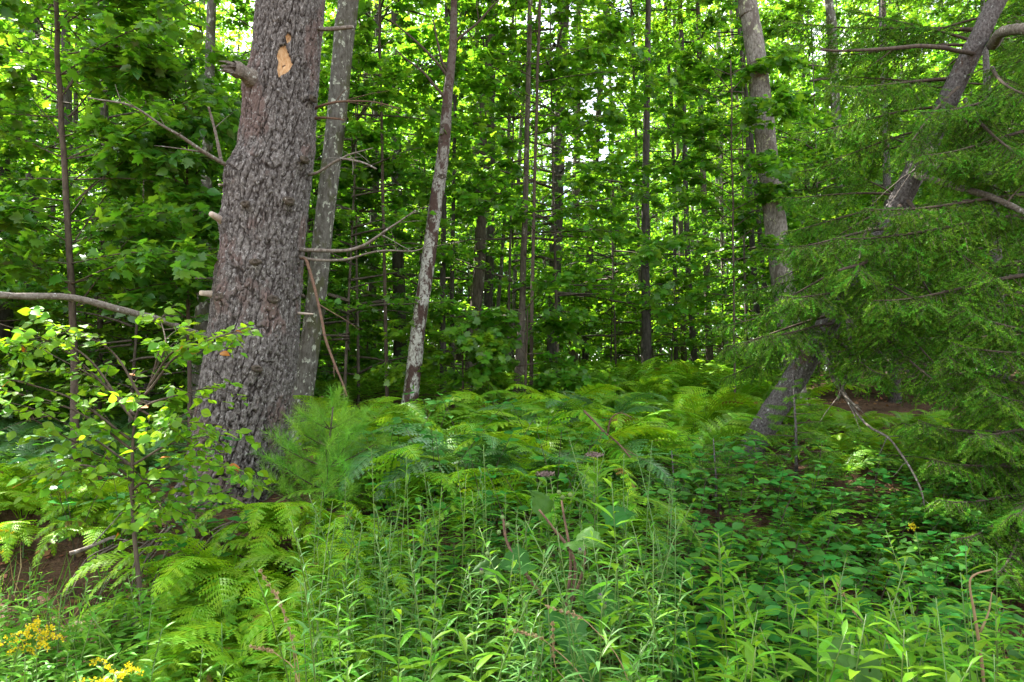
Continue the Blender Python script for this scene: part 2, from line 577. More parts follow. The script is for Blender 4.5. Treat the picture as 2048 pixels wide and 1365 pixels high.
def leaf_mesh(name, shape, mat, nvar=3):
    out = []
    for k in range(nvar):
        V, T = shape
        V = V.copy()
        V[:, 2] += (rng.random() - 0.5) * 0.25 * V[:, 1] ** 2 + 0.06 * np.sin(V[:, 1] * 9 + k) * np.abs(V[:, 0]) * 2
        V[:, 0] += 0.08 * (rng.random() - 0.5) * np.sin(V[:, 1] * 3)
        g = Geo()
        if T.shape[1] == 3:
            g.add(V, tris=T, rnd=0.1)
        else:
            g.add(V, quads=T, rnd=0.1)
        out.append(g.mesh(name, mat))
    return out


# ------------------------------------------------------------------ labels: unique by landmark, relation and rank
LAND = {}
PENDING = []      # (object, kind phrase, x, y, extra)


def ordinal(k):
    w = ['closest', 'second closest', 'third closest', 'fourth closest', 'fifth closest', 'sixth closest', 'seventh closest', 'eighth closest', 'ninth closest', 'tenth closest',
         'eleventh closest', 'twelfth closest', 'thirteenth closest', 'fourteenth closest', 'fifteenth closest', 'sixteenth closest', 'seventeenth closest', 'eighteenth closest', 'nineteenth closest', 'twentieth closest']
    if k < 20:
        return w[k]
    t = ['twenty-first', 'twenty-second', 'twenty-third', 'twenty-fourth', 'twenty-fifth', 'twenty-sixth', 'twenty-seventh', 'twenty-eighth', 'twenty-ninth', 'thirtieth']
    u = ['first', 'second', 'third', 'fourth', 'fifth', 'sixth', 'seventh', 'eighth', 'ninth']
    if k < 30:
        return t[k - 20] + ' closest'
    n_ = k + 1
    d_ = {3: 'thirt', 4: 'fort', 5: 'fift', 6: 'sixt'}[n_ // 10]
    return (d_ + 'ieth' if n_ % 10 == 0 else d_ + 'y-' + u[n_ % 10 - 1]) + ' closest'


def finish_labels():
    bins = {}
    for o, phrase, x, y in PENDING:
        best = min(LAND.items(), key=lambda kv: (kv[1][0] - x) ** 2 + (kv[1][1] - y) ** 2)
        lx, ly = best[1]
        dy = y - ly
        dx = (x / y - lx / ly) * y
        if abs(dy) > abs(dx) * 1.2:
            rel = 'behind' if dy > 0 else 'in front of'
        else:
            rel = 'right of' if dx > 0 else 'left of'
        bins.setdefault((phrase, rel, best[0]), []).append((math.hypot(lx - x, ly - y), o))
    for (phrase, rel, lm), items in bins.items():
        items.sort(key=lambda t: t[0])
        for k, (d, o) in enumerate(items):
            o['label'] = f'{phrase} {rel} {lm}' + (f', {ordinal(k)} to it' if len(items) > 1 else '')


def pend(o, phrase, x, y):
    PENDING.append((o, phrase, float(x), float(y)))


# ------------------------------------------------------------------ the big white pine
PY = 5.75
prof = [(-140, 533, 660), (0, 515, 648), (100, 508, 640), (150, 500, 637), (200, 490, 634), (300, 477, 628), (345, 456, 623), (400, 450, 617), (500, 444, 608), (555, 433, 604),
        (600, 428, 600), (700, 415, 596), (760, 405, 590), (800, 399, 582), (860, 392, 572), (920, 384, 562), (980, 368, 548), (1040, 350, 545), (1120, 330, 560)]
pz, pcx, prd = [], [], []
for y, l, r in prof:
    a, b = at(l, y, PY), at(r, y, PY)
    pz.append(a[2]); pcx.append((a[0] + b[0]) / 2); prd.append((b[0] - a[0]) / 2 * 0.94)
pz, pcx, prd = np.array(pz)[::-1], np.array(pcx)[::-1], np.array(prd)[::-1]
ztop = pz[-1]
pz = np.append(pz, [10, 16, 24]); pcx = np.append(pcx, [pcx[-1] + 0.22, pcx[-1] + 0.35, pcx[-1] + 0.4]); prd = np.append(prd, [0.24, 0.18, 0.06])


def pine_c(z):
    return np.interp(z, pz, pcx), np.interp(z, pz, prd)


def pine_surf(px, py, proud=0.0):
    """point on the near face of the pine trunk seen at px, py, and its outward normal"""
    P = at(px, py, PY - 0.2)
    for _ in range(4):
        cx, r = pine_c(P[2])
        dx = np.clip((P[0] - cx) / r, -0.98, 0.98)
        yy = PY - r * math.sqrt(1 - dx * dx)
        P = at(px, py, yy)
    n = np.array((dx, -math.sqrt(1 - dx * dx), 0))
    return P + n * proud, n


def worley(u, v, nu, seed):
    """u in cells, periodic with nu; v in cells. F1, F2 and a hash of the nearest cell"""
    rs = np.random.default_rng(seed)
    nv = 256
    J = rs.random((nu, nv, 3))
    iu, iv = np.floor(u).astype(int), np.floor(v).astype(int)
    f1 = np.full(u.shape, 9.0); f2 = np.full(u.shape, 9.0); hs = np.zeros(u.shape)
    for a in (-1, 0, 1):
        for b in (-1, 0, 1):
            cu, cv = iu + a, iv + b
            j = J[cu % nu, cv % nv]
            d = np.sqrt((cu + 0.1 + 0.8 * j[..., 0] - u) ** 2 + (cv + 0.1 + 0.8 * j[..., 1] - v) ** 2)
            near = d < f1
            f2 = np.where(near, f1, np.minimum(f2, d))
            hs = np.where(near, j[..., 2], hs)
            f1 = np.where(near, d, f1)
    return f1, f2, hs


pine_base = np.array((np.interp(0.72, pz, pcx), PY, ground_h(np.interp(0.72, pz, pcx), PY)))
pine = thing('pine_tree', 'massive old pine with furrowed bark and a pecked hole, thickest trunk', 'tree', pine_base)
KN = [(602, 322, 0.055), (572, 405, 0.06), (496, 411, 0.045), (512, 526, 0.05), (447, 596, 0.06), (543, 600, 0.055), (512, 738, 0.05), (618, 200, 0.05), (595, 592, 0.03)]
knots = [(pine_surf(x, y), r) for x, y, r in KN]
swell = [(pine_surf(500, 160)[0], 0.11, 0.05), (pine_surf(466, 345)[0], 0.13, 0.05), (pine_surf(445, 440)[0], 0.09, 0.03), (pine_surf(440, 590)[0], 0.11, 0.03)]
H1 = [(560, 91), (571, 89), (576, 103), (581, 113), (586, 128), (578, 142), (566, 149), (557, 154), (554, 140), (556, 122), (552, 106)]
H2 = [(571, 70), (577, 65), (583, 71), (581, 83), (574, 85)]


def inside(px, py, poly):
    r = np.zeros(px.shape, bool)
    n = len(poly)
    for k in range(n):
        x1, y1 = poly[k]
        x2, y2 = poly[(k + 1) % n]
        c = ((y1 > py) != (y2 > py)) & (px < (x2 - x1) * (py - y1) / (y2 - y1 + 1e-9) + x1)
        r ^= c
    return r


zz = np.concatenate([np.arange(0.25, 5.35, 0.0088), np.linspace(5.45, 24, 30)])
NT = 350
th = np.arange(NT) / NT * 2 * math.pi
ZZ, TH = np.meshgrid(zz, th, indexing='ij')
cx, rr = pine_c(ZZ)
# vertical plates: warped cellular pattern along the stem
wob = np.stack([np.cos(TH) * 2.2, np.sin(TH) * 2.2, ZZ * 2.4], -1)
w1 = fbm(wob * 1.3, 3) - 0.5
w2 = fbm(wob * 3.1 + 9, 3) - 0.5
nu = 34
w3 = fbm(wob * 7.0 + 4, 2) - 0.5
u = TH / (2 * math.pi) * nu + w1 * 2.2 + w2 * 1.0 + w3 * 0.8
v = ZZ / 0.26 + w1 * 2.0 + w2 * 1.2 + w3 * 0.8
f1, f2, hs = worley(u, v, nu, 5)
gr = sstep(0.015, 0.15, f2 - f1)
f1b, f2b, hsb = worley(u * 2 + 0.4 + w3 * 1.2, v * 3.1 + w2 * 2, 68, 8)
gr2 = sstep(0.0, 0.16, f2b - f1b)
fine = fbm(np.stack([np.cos(TH) * 22, np.sin(TH) * 22, ZZ * 36], -1), 3) - 0.5
amp = 0.027 * (0.75 + 0.7 * sstep(2.6, 0.8, ZZ))
dis = amp * (gr * (0.6 + 0.45 * hs) - 0.6) + 0.008 * gr2 * (0.25 + hsb) + 0.016 * fine
env = fbm(np.stack([np.cos(TH) * 1.6, np.sin(TH) * 1.6, ZZ * 1.5], -1), 2) - 0.5
dis += 0.02 * env
# flaring roots
fl = np.exp(-np.maximum(ZZ - 0.62, 0) / 0.22)
lob = np.maximum(0, np.cos(TH - R(225))) ** 3 * 0.55 + np.maximum(0, np.cos(TH - R(300))) ** 4 * 0.3 + np.maximum(0, np.cos(TH - R(40))) ** 4 * 0.3 + np.maximum(0, np.cos(TH - R(140))) ** 4 * 0.3
rr2 = rr * (1 + fl * lob * 0.8) + dis
V = np.stack([cx + rr2 * np.cos(TH), PY + rr2 * np.sin(TH), ZZ], -1)
nout = np.stack([np.cos(TH), np.sin(TH), 0 * TH], -1)
for (P, n), r in knots:
    d2 = ((V - P) ** 2).sum(-1)
    V += nout * (0.035 * np.exp(-d2 / (r * 1.1) ** 2))[..., None]
for P, r, h in swell:
    d2 = ((V - P) ** 2 * np.array((1, 1, 0.7))).sum(-1)
    V += nout * (h * np.exp(-d2 / r ** 2))[..., None]
ppx, ppy = project(V)
front = (np.sin(TH) < -0.05)
hole = front & (inside(ppx, ppy, H1) | inside(ppx, ppy, H2))
V -= nout * (hole * 0.07)[..., None]
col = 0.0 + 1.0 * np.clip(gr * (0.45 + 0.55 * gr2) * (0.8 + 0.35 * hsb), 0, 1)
g = Geo()
nz = len(zz)
i, j = np.meshgrid(np.arange(nz - 1), np.arange(NT), indexing='ij')
j2 = (j + 1) % NT
q = np.stack([i * NT + j, i * NT + j2, (i + 1) * NT + j2, (i + 1) * NT + j], -1).reshape(-1, 4)
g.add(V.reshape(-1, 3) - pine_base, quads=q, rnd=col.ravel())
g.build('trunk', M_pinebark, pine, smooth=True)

# the pecked wood in the hole, one sheet of splintered wood per opening
for poly in (H1, H2):
    cxp, cyp = np.mean([p[0] for p in poly]), np.mean([p[1] for p in poly])
    g = Geo()
    rings = []
    for s in (1.0, 0.72, 0.4):
        for (x, y) in poly:
            P, n = pine_surf(cxp + (x - cxp) * s * 1.06, cyp + (y - cyp) * s * 1.05)
            rings.append(P + n * (-0.016 - 0.014 * (1 - s) + 0.010 * (rng.random() - 0.5)))
    P, n = pine_surf(cxp + 2, cyp + 6)
    rings.append(P - n * 0.045)
    k = len(poly)
    qd = [(a * k + b, a * k + (b + 1) % k, (a + 1) * k + (b + 1) % k, (a + 1) * k + b) for a in range(2) for b in range(k)]
    tr = [(2 * k + b, 2 * k + (b + 1) % k, 3 * k) for b in range(k)]
    g.add(np.array(rings) - pine_base, tris=tr, quads=qd)
    g.build('pecked_hole', M_freshwood, pine, smooth=False)


def lump(P, n, r, seed, squash=0.6):
    """knobbly healed branch stub standing out of the bark"""
    g = Geo()
    n = np.asarray(n, float)
    a = nrm(np.cross(n, (0, 0, 1.0)))
    b = np.cross(a, n)
    prof_ = [(1.15, -0.2), (1.0, 0.25), (0.75, 0.5), (0.5, 0.62), (0.42, 0.45), (0.2, 0.3)]
    m = 14
    vs_ = []
    for k, (rad, h) in enumerate(prof_):
        for t in range(m):
            an = t / m * 2 * math.pi
            w = 1 + 0.45 * (vnoise(np.array([[math.cos(an) * 1.5 + seed, math.sin(an) * 1.5, k * 0.6]]))[0] - 0.5)
            vs_.append(P + r * (rad * w * (math.cos(an) * a + 0.62 * math.sin(an) * b) + n * squash * h * (0.8 + 0.5 * w - 0.3)))
    vs_.append(P + n * r * 0.1)
    q_ = [(k * m + t, k * m + (t + 1) % m, (k + 1) * m + (t + 1) % m, (k + 1) * m + t) for k in range(len(prof_) - 1) for t in range(m)]
    t_ = [((len(prof_) - 1) * m + t, (len(prof_) - 1) * m + (t + 1) % m, len(prof_) * m) for t in range(m)]
    g.add(np.array(vs_), tris=t_, quads=q_)
    return g


for k, ((P, n), r) in enumerate(knots):
    g = lump(P - pine_base + n * 0.05, n, r * 0.85, k * 3.7)
    g.build('knot', M_knot, pine, smooth=False)


def trunk_geo(P, rd, origin, sides=18, rough=0.05, seed=0, fine=0.0, tone=None):
    g = Geo()
    m = len(P)
    t = nrm(np.gradient(P, axis=0))
    a = nrm(np.cross(t, np.array((0, 1.0, 0))))
    b = np.cross(t, a)
    th_ = np.arange(sides) / sides * 2 * math.pi
    cs, sn = np.cos(th_), np.sin(th_)
    base = P[:, None] + 0 * cs[None, :, None]
    w = 1 + rough * 2 * (fbm(np.stack([np.broadcast_to(cs * 1.2, (m, sides)) + seed, np.broadcast_to(sn * 1.2, (m, sides)), np.broadcast_to(P[:, 2:3] * 3, (m, sides))], -1), 3) - 0.5)
    if fine:
        fz = np.broadcast_to(P[:, 2:3], (m, sides))
        q3 = np.stack([np.broadcast_to(cs, (m, sides)) * 5 + seed, np.broadcast_to(sn, (m, sides)) * 5, fz * 16], -1)
        w = w + fine * 2 * (np.abs(fbm(q3, 3) - 0.5) * 2 - 0.25)
    V = P[:, None] + (rd[:, None] * w)[..., None] * (cs[None, :, None] * a[:, None] + sn[None, :, None] * b[:, None])
    i, j = np.meshgrid(np.arange(m - 1), np.arange(sides), indexing='ij')
    j2 = (j + 1) % sides
    q = np.stack([i * sides + j, i * sides + j2, (i + 1) * sides + j2, (i + 1) * sides + j], -1).reshape(-1, 4)
    g.add(V.reshape(-1, 3) - origin, quads=q, rnd=0.5 if tone is None else np.repeat(tone, sides))
    return g


for px_, py_, r_ in ((571, 131, 0.020), (565, 108, 0.008), (574, 118, 0.007)):
    Pc, nc = pine_surf(px_, py_)
    lump(Pc - pine_base - nc * 0.030, nc, r_, px_, 0.5).build('peck_cavity', M_brownwood, pine, smooth=False)


def px_limb(pts, w0, w1, n=24, amp=0.012, seed=0, sides=7):
    """tube through (px, py, Y) points; widths in photo pixels"""
    P = smooth_path([at(*p) for p in pts], n)
    P = wiggle(P, amp, 5.0, seed)
    rad = np.linspace(w0, w1, n) * np.mean([p[2] for p in pts]) / F / 2
    rad = rad * (1 + 0.3 * (vnoise(P * 30 + seed) - 0.5))
    return P, rad, sides


def limb(name, pts, w0, w1, mat, parent, origin, twigs=0, **k):
    P, rad, sides = px_limb(pts, w0, w1, **k)
    g = Geo()
    g.tube(P - origin, rad, sides)
    for t in range(twigs):
        a = random.randint(len(P) // 3, len(P) - 2)
        d = nrm(P[a + 1] - P[a])
        side = nrm(np.array((random.gauss(0, 1), random.gauss(0, 1), random.gauss(0.2, 0.8))))
        L_ = random.uniform(0.1, 0.45)
        q_ = np.array([P[a] + (d * 0.6 + side * 0.8) * L_ * s + np.array((0, 0, -0.1 * s * s * L_)) for s in np.linspace(0, 1, 6)])
        g.tube(wiggle(q_, 0.012, 8, t) - origin, np.linspace(rad[a] * 0.5, 0.0015, 6), 4)
    return g.build(name, mat, parent)


# broken stub high on the left
P, n = pine_surf(505, 165)
stub_pts = [(520, 172, 5.62), (500, 155, 5.47), (480, 141, 5.36), (462, 133, 5.28)]
Pst, rst, _ = px_limb(stub_pts, 44, 25, n=22, amp=0.012, seed=2)
rst = rst * (1 + 0.35 * (vnoise(Pst * 22) - 0.5))
g = trunk_geo(Pst, rst, pine_base, 16, 0.22, 3)
tipd = nrm(Pst[-1] - Pst[-4])
for w_ in range(13):
    o_ = np.array((random.uniform(-1, 1), random.uniform(-.6, .6), random.uniform(-1, 1))) * rst[-1] * 0.75
    L_ = random.uniform(0.03, 0.10) * (1.6 if w_ == 0 else 1)
    q_ = np.array([Pst[-3] + o_ + tipd * (0.05 + L_) * s_ + np.array((0, 0, -0.02 * s_ * s_)) for s_ in np.linspace(0, 1, 6)])
    g.tube(wiggle(q_, 0.008, 9, w_) - pine_base, np.linspace(0.016, 0.002, 6), 5)
g.build('branch_stub', M_deadwood, pine, smooth=False)
limb('branch_stub', [(452, 447, 5.6), (436, 437, 5.5), (421, 428, 5.42)], 18, 10, M_palewood, pine, pine_base, n=8, amp=0.006, seed=5)
limb('branch_stub', [(446, 592, 5.6), (425, 590, 5.5), (402, 587, 5.4)], 17, 12, M_palewood, pine, pine_base, n=8, amp=0.006, seed=8)
limb('branch_stub', [(452, 372, 5.62), (438, 370, 5.5)], 8, 4, M_palewood, pine, pine_base, n=6, amp=0.003, seed=9)
limb('branch_stub', [(635, 58, 5.7), (670, 58, 5.6), (706, 55, 5.55)], 10, 8, M_deadwood, pine, pine_base, n=10, amp=0.006, seed=11)
limb('branch_stub', [(596, 627, 5.7), (626, 628, 5.6)], 6, 3, M_palewood, pine, pine_base, n=6, amp=0.003, seed=12)
limb('branch_stub', [(436, 560, 5.7), (415, 557, 5.6), (392, 557, 5.5)], 5, 3, M_deadwood, pine, pine_base, n=6, amp=0.003, seed=13)
# dead limbs
DB = [([(470, 345, 5.65), (455, 333, 5.5), (405, 303, 5.3), (340, 262, 5.1), (270, 215, 4.9), (175, 195, 4.7)], 13, 3, M_deadwood, 5),
      ([(444, 328, 5.45), (436, 290, 5.4), (426, 245, 5.35), (418, 218, 5.3)], 9, 5, M_deadwood, 1),
      ([(432, 690, 5.6), (418, 678, 5.4), (370, 660, 5.0), (320, 640, 4.7), (240, 618, 4.4), (130, 597, 4.1), (0, 592, 3.8), (-120, 580, 3.6)], 17, 14, M_deadwood, 2),
      ([(612, 350, 5.75), (640, 345, 5.6), (676, 321, 5.5), (710, 322, 5.3), (755, 338, 5.2)], 9, 4, M_deadwood, 4),
      ([(672, 323, 5.5), (705, 307, 5.5), (745, 296, 5.5)], 6, 2, M_deadwood, 2),
      ([(620, 225, 5.8), (645, 212, 5.7), (685, 202, 5.6), (740, 205, 5.5), (800, 216, 5.3)], 8, 2, M_brownwood, 4),
      ([(620, 238, 5.8), (650, 238, 5.7), (690, 242, 5.6)], 8, 4, M_brownwood, 1),
      ([(590, 498, 5.75), (625, 502, 5.6), (700, 502, 5.5), (750, 478, 5.4), (790, 448, 5.3), (828, 422, 5.2)], 12, 3, M_deadwood, 4),
      ([(590, 512, 5.75), (625, 520, 5.6), (690, 520, 5.6), (760, 500, 5.5), (830, 503, 5.4), (858, 488, 5.3)], 9, 2, M_deadwood, 4),
      ([(600, 516, 5.7), (614, 525, 5.6), (632, 590, 5.5), (652, 670, 5.4), (675, 740, 5.35), (695, 795, 5.3)], 9, 5, M_brownwood, 3)]
for k, (pts, a, b, mt, tw) in enumerate(DB):
    limb('dead_branch', pts, a * 0.85, b * 0.8, mt, pine, pine_base, twigs=tw, n=30, amp=0.015, seed=20 + k * 3)

# ------------------------------------------------------------------ crowns
def crown_geo(seed, z0, z1, rad, nb, nt, nl, shape, size, elev=(5, 40), droop=0.15, wood=True, twig_wood=False, taper=0.5, spread=0.6, az=None, axis=None):
    """branches > twigs > leaves laid in loose flat sprays. Returns leaf Geo and wood Geo"""
    r = np.random.default_rng(seed)
    zb = z0 + (z1 - z0) * r.random(nb)
    t = (zb - z0) / max(z1 - z0, 1e-6)
    L_ = rad * (1 - taper * t) * (0.6 + 0.6 * r.random(nb))
    az_ = r.random(nb) * 2 * math.pi if az is None else R(az[0]) + R(az[1] - az[0]) * r.random(nb)
    el = R(elev[0]) + R(elev[1] - elev[0]) * r.random(nb)
    d = np.stack([np.cos(az_) * np.cos(el), np.sin(az_) * np.cos(el), np.sin(el)], -1)
    base = np.stack([0 * zb, 0 * zb, zb], -1)
    if axis is not None:
        base[:, 0] = np.interp(zb, axis[:, 2], axis[:, 0])
        base[:, 1] = np.interp(zb, axis[:, 2], axis[:, 1])
    gl, gw = Geo(), Geo()
    s = np.linspace(0, 1, 7)

    def bp(s):
        return base[:, None] + d[:, None] * (L_[:, None] * s)[..., None] + np.array((0, 0, -1.0)) * (droop * L_[:, None] * s ** 2)[..., None]
    if wood:
        Pb = bp(np.broadcast_to(s, (nb, 7)))
        for k in range(nb):
            gw.tube(wiggle(Pb[k], 0.03 * L_[k], 1.6, seed + k), np.linspace(0.010 * L_[k] + 0.004, 0.003, 7), 4, cap=False)
    ts = 0.15 + 0.85 * np.sqrt(r.random((nb, nt)))
    Pt = bp(ts)                                            # nb,nt,3
    side = np.where(r.random((nb, nt)) < 0.5, -1, 1)
    up = np.array((0, 0, 1.0))
    sd_ = nrm(np.cross(d, up))[:, None] * side[..., None]
    a = R(25) + R(50) * r.random((nb, nt))
    td = nrm(d[:, None] * np.cos(a)[..., None] + sd_ * np.sin(a)[..., None] + np.array((0, 0, 1.0)) * (0.35 * (r.random((nb, nt)) - 0.4))[..., None])
    tl = (0.25 + 0.75 * r.random((nb, nt))) * (L_[:, None] * spread * (1.05 - 0.75 * ts) + size * 1.5)
    if twig_wood:
        for k in range(nb):
            for m in range(nt):
                q_ = Pt[k, m] + td[k, m] * tl[k, m] * np.linspace(0, 1, 4)[:, None]
                gw.tube(q_, np.linspace(0.0035, 0.0012, 4), 3, cap=False)
    ls = (np.arange(nl) + r.random((nb, nt, nl))) / nl
    Pl = Pt[:, :, None] + td[:, :, None] * (tl[..., None] * ls)[..., None]
    Pl = Pl + np.array((0, 0, -1.0)) * (0.12 * tl[..., None] * ls ** 2)[..., None] + (r.random(Pl.shape) - 0.5) * size * 0.9
    ts2 = nrm(np.cross(td, up))[:, :, None] * np.where(np.arange(nl) % 2, 1, -1)[None, None, :, None]
    ld = nrm(td[:, :, None] * 0.6 + ts2 * 0.8 + r.normal(0, 0.35, Pl.shape) + np.array((0, 0, -0.25)))
    ln = nrm(np.array((0, 0, 1.0)) + r.normal(0, 0.42, Pl.shape))
    sz = size * (0.6 + 0.6 * r.random(Pl.shape[:3]))
    tone = np.clip(r.random((nb, 1, 1)) * 0.25 + 0.75 * r.random(Pl.shape[:3]), 0, 1)
    gl.scatter(shape, Pl.reshape(-1, 3), ld.reshape(-1, 3), ln.reshape(-1, 3), sz.ravel(), tone.ravel())
    return gl, gw


def px_trunk(pts, n=40, amp=0.015, seed=0, sides=18, base_drop=0.3, flare=0.25, up=None):
    """trunk through (px, py, Y, width px), bottom first; carried down into the ground, and on upward to height up"""
    C = [at(p[0], p[1], p[2]) for p in pts]
    rad = [p[3] * p[2] / F / 2 for p in pts]
    b = C[0]
    gz = float(ground_h(b[0], b[1]))
    if b[2] > gz:
        dirn = (C[0] - C[1]) / max((C[1] - C[0])[2], 1e-3)
        dirn[0] = np.clip(dirn[0], -0.6, 0.6)
        dirn[1] = np.clip(dirn[1], -0.6, 0.6)
        C.insert(0, b + dirn * (b[2] - gz + base_drop))
        rad.insert(0, rad[0] * (1 + flare))
    if up is not None and up > C[-1][2]:
        dirn = (C[-1] - C[-2]) / max((C[-1] - C[-2])[2], 1e-3)
        C.append(C[-1] + dirn * 0.7 * (up - C[-1][2]) * np.array((1, 1, 1 / 0.7)))
        rad.append(rad[-1] * 0.4)
    C = np.array(C)
    P = smooth_path(C, n)
    # radius by height
    rd = np.interp(P[:, 2], C[:, 2], rad)
    return P, rd


# crown meshes shared by the tall trees (leaf sprays well above the eye)
CANOPY = []
for k in range(5):
    gl, gw = crown_geo(100 + k, 0, 9.0, 3.2, 38, 16, 16, L_dia, 0.125, (0, 45), 0.1, taper=0.55)
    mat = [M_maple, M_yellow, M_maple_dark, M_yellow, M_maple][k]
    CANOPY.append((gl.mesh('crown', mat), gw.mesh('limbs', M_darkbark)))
# understory saplings, layered flat sprays down to the ground
UNDER = []
for k in range(8):
    h = [4.5, 6.0, 7.5, 3.2, 9.0, 6.5, 2.4, 8.0][k]
    gl, gw = crown_geo(200 + k, 0.5 if k % 2 else 1.1, h, 0.9 + h * 0.16, int(16 + h * 4.5), 12, 11, L_maple_s if k < 3 else L_star, 0.09, (-5, 25), 0.12, taper=0.55)
    tp = np.stack([0.08 * np.sin(np.linspace(0, 3, 12) + k), 0.08 * np.cos(np.linspace(0, 2.5, 12) + k), np.linspace(-0.2, h, 12)], -1)
    gt = Geo()
    gt.tube(tp, np.linspace(0.028, 0.006, 12), 6)
    mat = [M_maple, M_maple_dark, M_maple, M_yellow, M_maple, M_maple_dark, M_yellow, M_maple][k]
    UNDER.append((gt.mesh('trunk', M_midbark), gw.mesh('limbs', M_midbark), gl.mesh('crown', mat), h))


def add_crown(root, kind, z, s, rz, dx=0, dy=0):
    cm_, wm = CANOPY[kind % len(CANOPY)]
    M = Matrix.Translation((dx, dy, z)) @ Matrix.Rotation(rz, 4, 'Z') @ Matrix.Diagonal((s, s, s, 1))
    c = obj('crown', cm_, root, M=M)
    w = obj('limbs', wm, c)
    w['kind'] = 'stuff'


# ------------------------------------------------------------------ the four individual mid trees
def feature_tree(name, label, pts, mat, up, crown_at, seed, sides=22, rough=0.05, n=160, kinds=(0, 1)):
    P, rd = px_trunk(pts, n=n, up=up)
    org = P[0].copy()
    org[2] = float(ground_h(org[0], org[1]))
    t = thing(name, label, 'tree', org)
    trunk_geo(P, rd, org, 44, rough, seed, 0.05, np.interp(P[:, 2], [3.2, 5.6], [1.0, 0.15])).build('trunk', mat, t)
    for k, (z, s) in enumerate(crown_at):
        x, y = np.interp(z, P[:, 2], P[:, 0]), np.interp(z, P[:, 2], P[:, 1])
        add_crown(t, kinds[k % len(kinds)] + k, z - org[2], s, seed * 1.7 + k, x - org[0], y - org[1])
    return t, P, rd, org


grey, gP, gr_, gorg = feature_tree('maple_tree', 'grey lichen-spotted trunk leaning just behind the big pine', [(608, 780, 8.2, 40), (632, 600, 8.2, 39), (650, 430, 8.2, 38), (672, 250, 8.2, 40), (690, 50, 8.2, 42), (702, -60, 8.2, 40)], M_greybark, 14, [(7, 1.0)], 3, kinds=(0,))
for px, py, Y, w in []:
    pass
birch, bP, br_, borg = feature_tree('birch_tree', 'leaning tree with peeling white and rust-brown patched bark', [(812, 845, 8.4, 34), (823, 780, 8.4, 31), (838, 650, 8.4, 28), (857, 520, 8.4, 28), (870, 420, 8.4, 27), (887, 300, 8.4, 25), (895, 200, 8.4, 20), (905, 100, 8.4, 16), (908, 0, 8.4, 13)], M_birch, 13, [(6.6, 0.9)], 5, kinds=(1,), n=200)
beech, eP, er_, eorg = feature_tree('hardwood_tree', 'pale mottled trunk leaning left beside the spruce boughs', [(1586, 760, 9.2, 44), (1580, 680, 9.2, 43), (1570, 600, 9.2, 43), (1557, 500, 9.2, 44), (1545, 400, 9.2, 43), (1533, 300, 9.2, 41), (1522, 200, 9.2, 41), (1510, 100, 9.2, 39), (1495, 0, 9.2, 35), (1488, -60, 9.2, 34)], M_beech, 15, [(7.5, 1.0)], 7, kinds=(2,))
# dark ring scars on the birch
for px, py, s in [(897, 178, 9), (893, 215, 10), (889, 255, 9), (884, 355, 10), (888, 285, 9), (858, 525, 6), (838, 655, 7), (832, 690, 6)]:
    c = at(px, py, 8.4)
    z = c[2]
    k = int(np.argmin(abs(bP[:, 2] - z)))
    nrm_ = np.array((0.1, -1.0, 0.05))
    lump(bP[k] + np.array((c[0] - bP[k][0], -br_[k] * 0.9, 0)) - borg, nrm(nrm_), s * 8.4 / F * 0.75, px, 0.35).build('branch_scar', M_knot, birch, smooth=False)
for px0, py0, px1, py1, px2, py2 in [(898, 150, 880, 110, 868, 40), (896, 155, 860, 110, 780, 40), (893, 200, 850, 150, 790, 100), (905, 90, 960, 40, 1000, 0)]:
    limb('branch', [(px0, py0, 8.4), (px1, py1, 8.3), (px2, py2, 8.2)], 7, 3, M_twig, birch, borg, twigs=2, n=12, amp=0.02, seed=px1)

